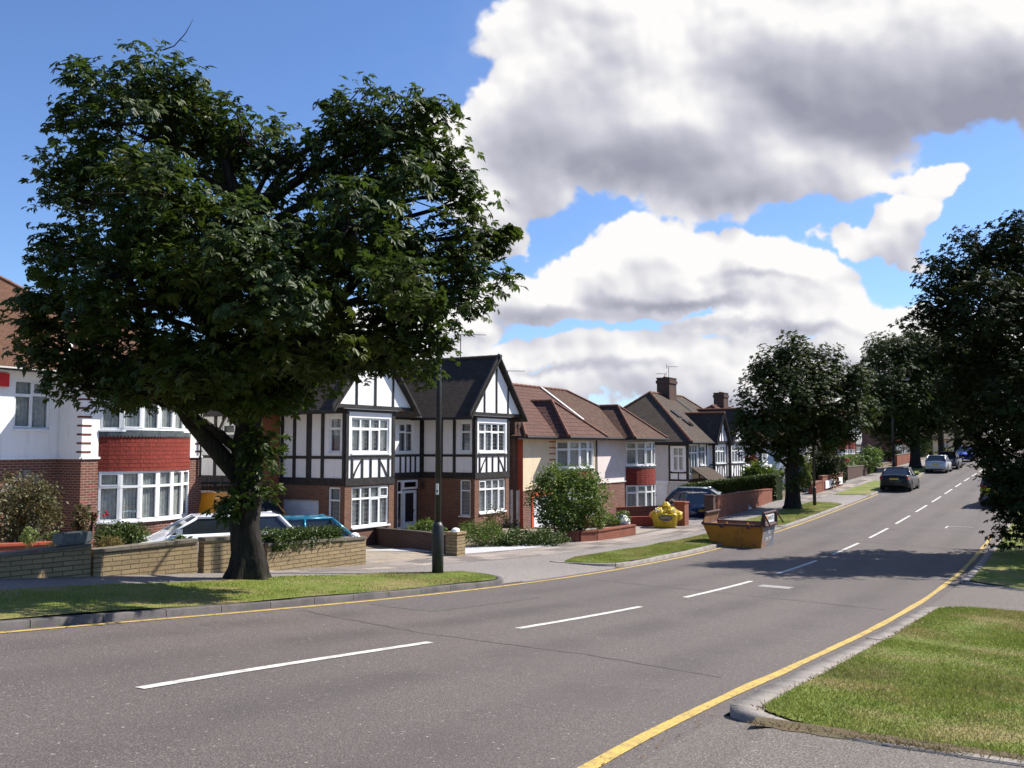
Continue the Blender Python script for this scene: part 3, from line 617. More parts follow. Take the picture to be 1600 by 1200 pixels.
# ------------------------------------------------------------------ building kit
def wall(mb, p0, p1, z0, z1, ops=(), mi=0, reveal=.1):
    d = Vector((p1[0] - p0[0], p1[1] - p0[1], 0)); L = d.length; d.normalize(); o = Vector((d.y, -d.x, 0)); b = Vector((p0[0], p0[1], 0))
    us = sorted({0, L} | {min(max(x, 0), L) for q in ops for x in q[:2]}); zs = sorted({z0, z1} | {min(max(x, z0), z1) for q in ops for x in q[2:4]})
    P = lambda u, z, t=0: b + d * u + o * t + Vector((0, 0, z))
    for i in range(len(us) - 1):
        for j in range(len(zs) - 1):
            uc = (us[i] + us[i + 1]) / 2; zc = (zs[j] + zs[j + 1]) / 2
            if any(q[0] < uc < q[1] and q[2] < zc < q[3] for q in ops): continue
            mb.face([P(us[i], zs[j]), P(us[i + 1], zs[j]), P(us[i + 1], zs[j + 1]), P(us[i], zs[j + 1])], mi)
    for (u0, u1, a, c) in [q[:4] for q in ops]:
        mb.face([P(u0, a), P(u0, a, -reveal), P(u0, c, -reveal), P(u0, c)], mi); mb.face([P(u1, a, -reveal), P(u1, a), P(u1, c), P(u1, c, -reveal)], mi)
        mb.face([P(u0, c, -reveal), P(u1, c, -reveal), P(u1, c), P(u0, c)], mi); mb.face([P(u0, a), P(u1, a), P(u1, a, -reveal), P(u0, a, -reveal)], mi)
def windows(par, segs, za, zb, transom=.3, sill=True, glass='glass', rec=.05, fr=.055, curtain=.35, seed=0, frm='pvc', closed=False, name='window', backing=.45):
    """one window part over plan segments (p0, p1, u0, u1, columns); sub-parts pane, curtain, sill"""
    r_ = random.Random(seed); f = MB(); g = MB(); cus = []; bk = MB(); sl = MB(); zt = zb - (zb - za) * transom
    for (p0, p1, u0, u1, n) in segs:
        f.sbox(p0, p1, u0, u1, -rec - .05, -rec, za, za + fr); f.sbox(p0, p1, u0, u1, -rec - .05, -rec, zb - fr, zb)
        w = (u1 - u0) / n
        for k in range(n + 1):
            c = u0 + k * w; a0 = max(u0, c - fr * (.5 if 0 < k < n else 1)); a1 = min(u1, c + fr * (.5 if 0 < k < n else 1)); a0, a1 = (u0, u0 + fr) if k == 0 else (u1 - fr, u1) if k == n else (a0, a1)
            f.sbox(p0, p1, a0, a1, -rec - .055, -rec + .012, za + fr, zb - fr)
        if transom: f.sbox(p0, p1, u0 + .002, u1 - .002, -rec - .052, -rec + .016, zt - fr * .5, zt + fr * .5)
        for k in range(n):    # opening sashes stand a little proud
            if r_.random() < .5 and w > .3:
                x0 = u0 + k * w + fr * .55; x1 = u0 + (k + 1) * w - fr * .55; lo, hi = (za + fr, zt - fr * .5) if (transom and r_.random() < .6) else (zt + fr * .5 if transom else za + fr, zb - fr)
                q = .03
                for (a, b, c, e) in ((x0, x1, lo, lo + q), (x0, x1, hi - q, hi), (x0, x0 + q, lo + q, hi - q), (x1 - q, x1, lo + q, hi - q)): f.sbox(p0, p1, a, b, -rec - .02, -rec + .024, c, e)
        d = Vector((p1[0] - p0[0], p1[1] - p0[1], 0)).normalized(); o = Vector((d.y, -d.x, 0)); q0 = Vector((p0[0], p0[1], 0)) + d * (u0 + .01) + o * (-rec - .03); q1 = q0 + d * (u1 - u0 - .02); g.face([q0 + Vector((0, 0, za + .01)), q1 + Vector((0, 0, za + .01)), q1 + Vector((0, 0, zb - .01)), q0 + Vector((0, 0, zb - .01))])
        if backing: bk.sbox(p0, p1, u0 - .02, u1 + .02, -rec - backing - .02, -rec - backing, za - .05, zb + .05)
        def drape(a, b, z0, z1):
            cu = MB(); cus.append(cu); k = max(4, int((b - a) / .035)); prev = None
            for i in range(k + 1):
                u = a + (b - a) * i / k; t = -rec - .09 + .02 * math.sin(i * 2.1) + r_.uniform(-.006, .006); q = Vector((p0[0], p0[1], 0)) + d * u + o * t
                if prev is not None: cu.face([prev + Vector((0, 0, z0)), q + Vector((0, 0, z0)), q + Vector((0, 0, z1)), prev + Vector((0, 0, z1))])
                prev = q
        if curtain:
            for k in range(n):
                if curtain > .9 or r_.random() < .9: x = u0 + k * w; drape(x + w * r_.uniform(0, .3) * (1 - curtain), x + w * (1 - r_.uniform(0, .5) * (1 - curtain)), za + .03, zb - .03)
    if sill:
        for (p0, p1, u0, u1, n) in segs: sl.sbox(p0, p1, u0 - .03, u1 + .03, -.06, .07, za - .05, za)
    F = f.build(name, M[frm], par); g.build('pane', M[glass], F)
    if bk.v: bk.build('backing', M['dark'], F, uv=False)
    for cu in cus: cu.build('curtain', M['curtain'], F, uv=False)
    if sill: sl.build('sill', M[frm], F, uv=False)
    return F
def arc(x0, x1, depth, n, y=0):
    """shallow bow in plan from (x0,y) to (x1,y) bulging to -y"""
    w = (x1 - x0) / 2; r = (w * w + depth * depth) / (2 * depth); a = math.asin(min(1, w / r)) if depth < w else math.pi - math.asin(w / r); cy = y - depth + r; xm = (x0 + x1) / 2
    return [(xm + r * math.sin(-a + 2 * a * k / n), cy - r * math.cos(-a + 2 * a * k / n)) for k in range(n + 1)]
def segw(pts, cols=1): return [(pts[i], pts[i + 1], 0, math.dist(pts[i], pts[i + 1]), cols) for i in range(len(pts) - 1)]
def band(mb, pts, z0, z1, mi=0, out=0.0):
    if out:
        c = []
        for i, p in enumerate(pts):
            a = pts[max(i - 1, 0)]; b = pts[min(i + 1, len(pts) - 1)]; d = Vector((b[0] - a[0], b[1] - a[1])).normalized(); c.append((p[0] + d.y * out, p[1] - d.x * out))
        pts2 = c
        for i in range(len(pts) - 1):
            A, B, C_, D = pts2[i], pts2[i + 1], pts[i + 1], pts[i]
            mb.face([(*A, z1), (*B, z1), (*C_, z1), (*D, z1)], mi); mb.face([(*D, z0), (*C_, z0), (*B, z0), (*A, z0)], mi)
        pts = pts2
    for i in range(len(pts) - 1):
        a, b = pts[i], pts[i + 1]; mb.face([(*a, z0), (*b, z0), (*b, z1), (*a, z1)], mi)
def rpoly(mb, pts, mi=0, th=.1):
    pts = [Vector(p) for p in pts]; n = Vector((0, 0, 0))
    for i in range(len(pts)): n += (pts[i] - pts[0]).cross(pts[(i + 1) % len(pts)] - pts[0])
    if n.z < 0: pts = pts[::-1]
    mb.face(pts, mi); lo = [p - Vector((0, 0, th)) for p in pts]; mb.face(lo[::-1], 1)
    for i in range(len(pts)):
        j = (i + 1) % len(pts); mb.face([lo[i], lo[j], pts[j], pts[i]], 1)
def hiproof(mb, x0, x1, y0, y1, ze, zr, rx0, rx1, ry, mi=0, ridge=True, lift=0):
    A = (x0, y0, ze); B = (x1, y0, ze); Cc = (x1, y1, ze); D = (x0, y1, ze); P = (rx0, ry, zr); Q = (rx1, ry, zr)
    rpoly(mb, [A, B, Q, P], mi)
    rpoly(mb, [Cc, D, P, Q], mi); rpoly(mb, [D, A, P], mi); rpoly(mb, [B, Cc, Q], mi)
    if ridge:
        for a, b in ((P, Q), (A, P), (B, Q), (D, P), (Cc, Q)): ridgeline(mb, a, b)
def ridgeline(mb, a, b, r=.085, mi=2):
    a = Vector(a); b = Vector(b); L = (b - a).length; n = max(1, int(L / .42)); z = Vector((0, 0, .02))
    for k in range(n): p = a + (b - a) * (k / n) + z; q = a + (b - a) * ((k + .97) / n) + z; mb.tube([p, q], [r, r * .9], 7, mi)
def crossroof(mb, xa, xb, yf, yb, ze, zr, yap=None, mi=0, ridge=True, over=0):
    """roof of a front wing, ridge running back along +y; yap = hipped apex setback (None: open gable)"""
    xm = (xa + xb) / 2; ya = yf if yap is None else yap; A = (xm, ya, zr); B = (xm, yb, zr)
    rpoly(mb, [(xa, yf, ze), A, B, (xa, yb, ze)], mi); rpoly(mb, [(xb, yf, ze), (xb, yb, ze), B, A], mi)
    if yap is not None: rpoly(mb, [(xa, yf, ze), (xb, yf, ze), A], mi)
    if ridge:
        ridgeline(mb, A, B)
        if yap is not None: ridgeline(mb, (xa, yf, ze), A); ridgeline(mb, (xb, yf, ze), A)
def gutters(par, runs, z, m='gutter'):
    for a, b in runs: g = MB(); g.tube([(a[0], a[1], z), (b[0], b[1], z)], .055, 6); g.build('gutter', M[m], par, uv=False)
def aerial(par, p, h, arm, rot=0, n=9, name='tv_aerial'):
    m = MB(); p = Vector(p); t = p + Vector((0, 0, h)); d = Vector((math.cos(rot), math.sin(rot), 0)); q = Vector((-d.y, d.x, 0)); m.tube([p, t], .02, 6); m.tube([t - d * .15, t + d * arm], .012, 5)
    for k in range(n): c = t + d * (arm * (k + .5) / n); m.tube([c - q * .16, c + q * .16], .006, 4)
    m.tube([t - d * .15 - Vector((0, 0, .15)), t - d * .15 + Vector((0, 0, .15))], .02, 4); return m.build(name, M['gutter'], par, uv=False)
def chimney(par, x, y, z0, z1, w, d, m='brick_dark', pots=2):
    c = MB(); c.box(x - w / 2, x + w / 2, y - d / 2, y + d / 2, z0, z1); c.box(x - w / 2 - .06, x + w / 2 + .06, y - d / 2 - .06, y + d / 2 + .06, z1 - .34, z1 - .12); c.box(x - w / 2 - .03, x + w / 2 + .03, y - d / 2 - .03, y + d / 2 + .03, z1 + .001, z1 + .08)
    o = c.build('chimney', M[m], par); 
    for k in range(pots):
        q = MB(); px = x + (k - (pots - 1) / 2) * w / max(1, pots) * .8; q.tube([(px, y, z1 + .05), (px, y, z1 + .16)], [.13, .11], 10); q.build('chimney_pot', M['ridge1'], o, uv=False)
    return o
def timbers(mb, p0, p1, vs=(), hs=(), z0=0, z1=1, t=.03, w=.13):
    """posts at u positions and rails (u0,u1,za,zb) on a wall line; posts are proud of rails"""
    L = math.dist(p0, p1)
    for h in hs: mb.sbox(p0, p1, h[0], h[1], 0.002, t, h[2], h[3])
    for v in vs:
        u, a, b, *ww = v; k = (ww[0] if ww else w) / 2; mb.sbox(p0, p1, max(0, u - k), min(L, u + k), .001, t + .006, a, b)
def brace(mb, p0, p1, u0, za, u1, zb, w=.09, bow=.06, t=.026, n=6):
    d = Vector((p1[0] - p0[0], p1[1] - p0[1], 0)).normalized(); o = Vector((d.y, -d.x, 0)); b = Vector((p0[0], p0[1], 0)); pr = None
    for k in range(n + 1):
        q = k / n; u = u0 + (u1 - u0) * q + bow * math.sin(math.pi * q); z = za + (zb - za) * q; A = b + d * (u - w / 2) + Vector((0, 0, z)); B = b + d * (u + w / 2) + Vector((0, 0, z))
        if pr: mb.face([pr[0] + o * t, pr[1] + o * t, B + o * t, A + o * t]); mb.face([pr[0], pr[0] + o * t, A + o * t, A]); mb.face([pr[1] + o * t, pr[1], B, B + o * t])
        pr = (A, B)
def door(par, p0, p1, u0, u1, z0, z1, m='whitepaint', rec=.08, panes=((.15, .85, .35, .95),), name='door', frm='whitepaint'):
    f = MB(); f.sbox(p0, p1, u0, u0 + .07, -rec - .03, -rec + .03, z0, z1); f.sbox(p0, p1, u1 - .07, u1, -rec - .03, -rec + .03, z0, z1); f.sbox(p0, p1, u0, u1, -rec - .035, -rec + .032, z1 - .07, z1)
    f.sbox(p0, p1, u0 + .07, u1 - .07, -rec - .05, -rec, z0, z1 - .07, 1); o = f.build(name, [M[frm], M[m]], par)
    g = MB(); w = u1 - u0 - .14; h = z1 - z0 - .07
    for (a, b, c, e) in panes: g.sbox(p0, p1, u0 + .07 + w * a, u0 + .07 + w * b, -rec + .0, -rec + .008, z0 + h * c, z0 + h * e)
    if panes: g.build('pane', M['doorglass'], o, uv=False)
    k = MB(); k.sbox(p0, p1, u1 - .2, u1 - .15, -rec, -rec + .05, z0 + h * .45, z0 + h * .5); k.build('handle', M['coping'], o, uv=False); return o
def garage(par, p0, p1, u0, u1, z0, z1, m='whitepaint', rec=.08, cols=4, rows=4):
    f = MB(); f.sbox(p0, p1, u0, u1, -rec - .04, -rec, z0, z1)
    for i in range(cols):
        for j in range(rows):
            a = u0 + (u1 - u0) * (i + .1) / cols; b = u0 + (u1 - u0) * (i + .9) / cols; c = z0 + (z1 - z0) * (j + .1) / rows; e = z0 + (z1 - z0) * (j + .9) / rows
            f.sbox(p0, p1, a, b, -rec, -rec + .014, c, e)
    o = f.build('garage_door', M[m], par); h = MB(); h.sbox(p0, p1, (u0 + u1) / 2 - .06, (u0 + u1) / 2 + .06, -rec, -rec + .04, (z0 + z1) / 2, (z0 + z1) / 2 + .05); h.build('handle', M['gutter'], o, uv=False); return o
def pipe(par, pts, r=.04, m='gutter', name='drainpipe'):
    g = MB(); g.tube(pts, r, 7); return g.build(name, M[m], par, uv=False)
def house(name, x, y, phi, z, label, cat='house', group=None):
    return empty(name, (x, y, z), math.pi / 2 - R(phi), label, cat, group)

# ------------------------------------------------------------------ house 1: white render over brick, bow bay with red hung tiles
def house_one():
    h = house('rendered_house', -12.46, 26.0, 29, .5, 'white rendered house over red brick with red bow bay, farthest left behind the big tree')
    E_, B_ = 5.23, 2.64
    bay = arc(.59, 3.9, .55, 6)
    up = MB(); lo = MB()
    # recessed left part
    wl = (-9.0, 1.06); wr = (0, 1.06)
    wall(up, wl, wr, B_, E_, [(9 - 1.40, 9 - .32, 3.5, 4.9)]); wall(up, (0, 1.06), (0, 0), B_, E_); wall(up, (0, 0), (.59, 0), B_, E_); wall(up, (3.9, 0), (4.43, 0), B_, E_)
    wall(up, (.59, 0), (3.9, 0), 4.78, E_); wall(up, (4.43, 0), (4.43, 8), 0, E_)
    for a, b, c in ((wl, wr, 0), ((0, 1.06), (0, 0), 0), ((0, 0), (.59, 0), 0), ((3.9, 0), (4.43, 0), 0)):   # bell-cast drip at the foot of the render
        L = math.dist(a, b); up.sbox(a, b, -.0, L, 0.001, .05, B_ + .001, B_ + .06)
    bb = MB(); band(bb, bay, 4.75, E_ - .02); bb.build('bay_head', M['white'], h)
    up.build('upper_wall', M['white'], h)
    # brick with the arched porch opening cut in
    cx, r, sp = -.99, .56, 1.45
    def BW(a, b, z0, z1): wall(lo, (a, 1.06), (b, 1.06), z0, z1)
    BW(-9, cx - r, 0, B_); BW(cx + r, 0, 0, B_)
    k = 12
    for i in range(k):
        a0 = math.pi - math.pi * i / k; a1 = math.pi - math.pi * (i + 1) / k
        lo.face([(cx + r * math.cos(a0), 1.06, sp + r * math.sin(a0)), (cx + r * math.cos(a1), 1.06, sp + r * math.sin(a1)), (cx + r * math.cos(a1), 1.06, B_), (cx + r * math.cos(a0), 1.06, B_)])
    wall(lo, (0, 1.06), (0, 0), 0, B_); wall(lo, (0, 0), (.59, 0), 0, B_); wall(lo, (3.9, 0), (4.43, 0), 0, B_); band(lo, bay, 0, .78)
    lo.build('brick_wall', M['brick'], h)
    ar = MB(); n = 11
    for i in range(n):
        a0 = math.pi - math.pi * (i + .04) / n; a1 = math.pi - math.pi * (i + .96) / n; ro = r + (.34 if i == n // 2 else .24); q = [(cx + rr * math.cos(a), sp + rr * math.sin(a)) for rr, a in ((r - .02, a0), (r - .02, a1), (ro, a1), (ro, a0))]
        t = .08 if i == n // 2 else .045
        ar.face([(x_, 1.06 - t, z_) for x_, z_ in q])
        for j in range(4): a, b = q[j], q[(j + 1) % 4]; ar.face([(a[0], 1.06 - t, a[1]), (a[0], 1.1, a[1]), (b[0], 1.1, b[1]), (b[0], 1.06 - t, b[1])])
    ar.build('porch_arch', M['stonedress'], h)
    pr = MB(); pr.box(cx - .9, cx - .8, 1.1, 2.3, 0, 2.2); pr.box(cx + .8, cx + .9, 1.1, 2.3, 0, 2.2); pr.box(cx - .9, cx + .9, 1.1, 2.3, 2.2, 2.3); pr.box(cx - .9, cx + .9, 2.31, 2.4, 0, 2.3); pr.build('porch', M['white'], h)
    door(h, (cx - .45, 2.3), (cx + .45, 2.3), 0, .9, 0, 2.05, rec=-.05, panes=((.15, .85, .5, .95),))
    tl = MB(); band(tl, arc(.55, 3.94, .60, 12), 2.27, 3.36); tl.build('bay_tiles', M['tilehang'], h)
    ld = MB(); band(ld, arc(.55, 3.94, .62, 12), 3.33, 3.5, out=.012)
    z = arc(.54, 3.95, .63, 36)
    for i in range(36): a, b = z[i], z[i + 1]; m_ = ((a[0] + b[0]) / 2, (a[1] + b[1]) / 2); ld.face([(*a, 3.335), (*m_, 3.27), (*b, 3.335)])
    ld.build('bay_lead', M['lead'], h)
    windows(h, segw(bay), .78, 2.27, .31, seed=1, rec=.0, fr=.075, curtain=.97); windows(h, segw(bay), 3.5, 4.75, .31, seed=2, rec=.0, fr=.075, curtain=.97)
    windows(h, [(wl, wr, 9 - 1.40, 9 - .32, 2)], 3.5, 4.9, .3, seed=3, curtain=.95)
    for k in range(9):
        zz = 2.82 + k * .255; q = MB(); q.box(-.012, .30, -.012, .04, zz, zz + .055); q.box(-.012, .028, .04, .22, zz, zz + .055); q.build('quoin', M['quoin'], h, uv=False)
        q = MB(); q.box(4.15, 4.442, -.012, .04, zz, zz + .055); q.build('quoin', M['quoin'], h, uv=False)
    r = MB()
    hiproof(r, -14, 4.75, .72, 10.3, E_, 8.55, -9.5, .6, 5.4)
    crossroof(r, -.34, 4.77, -.72, 5.2, E_ - .002, 7.15, yap=1.9)
    rf = r.build('roof', [M['tile1'], M['gutter'], M['ridge1']], h)
    v = MB(); v.ob((-.34, .70, E_ + .02), (.12, 0, .0), (1.25, 1.25, 1.0), (0, 0, .03)); v.build('valley_strip', M['whiteflash'], rf)
    s = MB(); s.box(-9.3, -.34, .72, 1.06, E_ - .14, E_ - .1); s.box(-.34, 4.75, -.72, .0, E_ - .15, E_ - .11); s.box(-.34, 0, 0, 1.06, E_ - .16, E_ - .12); s.build('soffit', M['whitepaint'], rf)
    gutters(h, [((-9, .66), (-.3, .66)), ((-.40, .72), (-.40, -.74)), ((-.4, -.76), (4.8, -.76))], E_ - .06)
    b = MB(); b.box(-2.02, -1.62, .96, 1.055, 4.68, 5.05); b.box(-1.92, -1.72, .95, .965, 4.8, 4.92); al = b.build('alarm_box', M['alarm'], h)
    pipe(h, [(4.32, -.06, 5.15), (4.32, -.06, 2.0)], .035)
    w2 = MB(); w2.box(-9, 4.43, 8, 8.1, 0, E_); w2.box(-9.1, -9, 1.06, 8, 0, E_); w2.build('rear_wall', M['white'], h)
house_one()

# ------------------------------------------------------------------ house 2: twin-gabled half-timbered house
def house_two():
    h = house('half_timbered_house', -5.53, 29.8, 31.2, .15, 'black-and-white half-timbered house with twin gables and brown brick, behind the nearest lamp post')
    E_ = 4.66; lo0, lo1 = 2.05, 2.30
    BY = 2.7
    up = MB(); br = MB(); tb = MB()
    for (x0, x1, tag_) in ((0.0, 2.58, 'l'), (7.76, 10.42, 'r')):
        w = x1 - x0; A = (x0, 0); B = (x1, 0)
        uz0, uz1 = 3.13, 4.33; m0 = .30; m1 = w - .28
        wall(up, A, B, lo1, E_, [(m0, m1, uz0, uz1)]); wall(br, A, B, 0, lo1, [(m0 + .05, m1, .65, 2.0)])
        windows(h, [(A, B, m0, m1, 4)], uz0, uz1, .3, glass='leadglass', seed=4 + int(x0), fr=.06, curtain=.2 if x0 == 0 else .4)
        windows(h, [(A, B, m0 + .05, m1, 4)], .65, 2.0, .3, glass='leadglass', seed=6 + int(x0), fr=.06, curtain=.1 if x0 == 0 else .93)
        # timber: panel of posts and curved braces between the rails
        timbers(tb, A, B, [(.07, lo1, E_, .14), (w - .07, lo1, E_, .14)] + [(w * f, lo1, 2.94, .075) for f in (.13, .33, .5, .68, .87)], [(0, w, 2.94, 3.04), (0, w, lo0, lo1), (0, w, 4.53, E_)])
        brace(tb, A, B, w * .15, lo1, w * .33, 2.94, .07, -.05); brace(tb, A, B, w * .84, lo1, w * .66, 2.94, .07, .05)
        # flank facing the viewer
        F0 = (x0, BY if x0 else 9.0); F1 = (x0, 0); L = math.dist(F0, F1); S = .35
        win = (L - .72, L - .2)
        ops = [(win[0], win[1], 3.13, 4.33)]; opl = [(win[0], win[1], .55, 2.0)]
        if x0 == 0: ops.append((L - 5.95, L - 5.3, 3.1, 4.2)); opl.append((L - 2.85, L - 1.15, 0, 1.55))
        wall(up, F0, F1, lo1, E_, ops); wall(br, F0, F1, 0, lo1, opl)
        windows(h, [(F0, F1, win[0], win[1], 1)], 3.13, 4.33, .3, glass='leadglass', seed=9); windows(h, [(F0, F1, win[0], win[1], 1)], .55, 2.0, .3, glass='leadglass', seed=10)
        ps = [L - 1.0, L - 1.7] if x0 else [L - 1.0, L - 1.62, L - 2.3, L - 2.88]
        timbers(tb, F0, F1, [(L - .05, lo1, E_, .12)] + [(p, lo1, E_, .22 if i == 1 else .13) for i, p in enumerate(ps)] + ([(.08, lo1, E_)] if x0 else []), [(0, L, 2.94, 3.04), (0, L, lo0, lo1), (0, L, 4.46, E_)])
        if x0 == 0:
            windows(h, [(F0, F1, L - 5.95, L - 5.3, 1)], 3.1, 4.2, .35, seed=12, curtain=0)
            garage(h, F0, F1, L - 2.85, L - 1.15, 0, 1.55, cols=1, rows=4)
            timbers(tb, F0, F1, [(L - 4.6, lo1, E_), (L - 6.3, 0.0, E_), (L - 7.6, lo1, E_)], []); brace(tb, F0, F1, L - 6.3, 3.4, L - 5.6, E_, .12, -.12); brace(tb, F0, F1, L - 4.6, 3.4, L - 3.95, E_, .12, -.12)
            pipe(h, [(-.06, 4.1, E_), (-.06, 4.1, 1.8)], .05, 'whitepaint')
        # gable
        xm = (x0 + x1) / 2 + (.07 if x0 == 0 else .12); hw = 2.2 if x0 == 0 else 2.1; zr = 7.0; ga = MB(); yf = -.12
        ga.face([(xm - hw + .1, yf, E_), (xm + hw - .1, yf, E_), (xm, yf, zr - .1)]); ga.face([(xm - hw + .1, .3, E_), (xm + hw - .1, .3, E_), (xm + hw - .1, yf, E_), (xm - hw + .1, yf, E_)][::-1]); ga.build('gable', M['white'], h)
        P0 = (xm - hw, yf); P1 = (xm + hw, yf)
        timbers(tb, P0, P1, [(hw * .56, E_ + .1, E_ + .1 + (zr - E_) * .5, .075), (hw, E_ + .1, zr - .2, .085), (hw * 1.44, E_ + .1, E_ + .1 + (zr - E_) * .5, .075)], [(.05, 2 * hw - .05, E_ - .02, E_ + .1)])
        so_ = MB(); so_.box(x0 - .1, x1 + .1, -.11, .0, E_ - .05, E_ - .02); so_.build('gable_soffit', M['whitepaint'], h, uv=False)
        bg = MB()
        for sg in (-1, 1):
            a = Vector((xm + sg * (hw + .08), yf - .16, E_ - .18)); b = Vector((xm, yf - .16, zr + .02)); dn = Vector((0, 0, -.24)); i = (0, .09, 0)
            bg.ob(a, b - a, i, dn * -1)
        bg.build('bargeboard', M['timber'], h)
    # recessed centre with porch
    A = (2.58, BY); B = (7.76, BY); L = B[0] - A[0]
    wall(up, A, B, lo1, E_, [(3.68, 4.62, 3.13, 4.33)]); wall(br, A, B, 0, lo1, [(3.6, 5.05, 0, 2.02)])
    windows(h, [(A, B, 3.68, 4.62, 2)], 3.13, 4.33, .33, seed=21, curtain=.3, glass='leadglass')
    timbers(tb, A, B, [(L - .06, lo1, E_, .12), (3.3, lo1, E_), (1.2, lo1, E_), (2.2, lo1, E_)] + [(u, lo1, 2.94, .08) for u in (3.75, 4.1, 4.42, 4.75)], [(0, L, 2.94, 3.04), (0, L, lo0, lo1), (0, L, 4.46, E_)])
    wall(up, (2.58, 0), (2.58, BY), lo1, E_); wall(br, (2.58, 0), (2.58, BY), 0, lo1); wall(up, (10.42, 0), (10.42, 9), lo1, E_); wall(br, (10.42, 0), (10.42, 9), 0, lo1); wall(up, (10.42, 9), (0, 9), lo1, E_); wall(br, (10.42, 9), (0, 9), 0, lo1)
    door(h, A, B, 4.05, 4.95, 0, 1.55, panes=((.14, .86, .18, .97),), rec=.09)
    windows(h, [(A, B, 3.62, 3.98, 1)], .02, 1.98, .24, sill=False, seed=31, curtain=0); windows(h, [(A, B, 4.02, 5.0, 1)], 1.6, 1.98, 0, sill=False, seed=32, curtain=0)
    lp = MB(); lp.tube([(7.60, 2.5, 1.62), (7.60, 2.5, 1.84)], [.05, .07], 8); lp.box(7.58, 7.70, 2.48, 2.52, 1.86, 1.9); lp.build('wall_lantern', M['gutter'], h)
    up.build('upper_wall', M['white'], h); br.build('brick_wall', M['brick_b'], h); tb.build('timber_framing', M['timber'], h);
    cb = MB(); cb.box(-1.0, -.004, 3.0, 3.9, 0, 4.9); cb.build('chimney_breast', M['brick_o'], h); chimney(h, 2.2, 6.3, 6.9, 7.75, .9, .7, 'brick_dark')
    r = MB()
    hiproof(r, -.45, 10.9, 2.25, 9.5, E_ + .003, 7.35, 2.2, 8.6, 5.9)
    for xm, hw in ((1.36, 2.3), (9.21, 2.2)): crossroof(r, xm - hw, xm + hw, -.36, 5.9, E_ - .12, 7.12)
    r.build('roof', [M['tile2'], M['timber'], M['ridge2']], h)
    gutters(h, [((-.45, 2.2), (-.45, 9)), ((3.6, 2.2), (7.1, 2.2)), ((-.5, 0.1), (-.5, 2.2)), ((11.3, 0), (11.3, 2.3))], E_ - .1)
    aerial(h, (8.9, 1.5, 7.0), 1.15, 1.1, -.9); aerial(h, (1.3, 3.2, 7.0), .7, .9, .4, name='tv_aerial')
house_two()

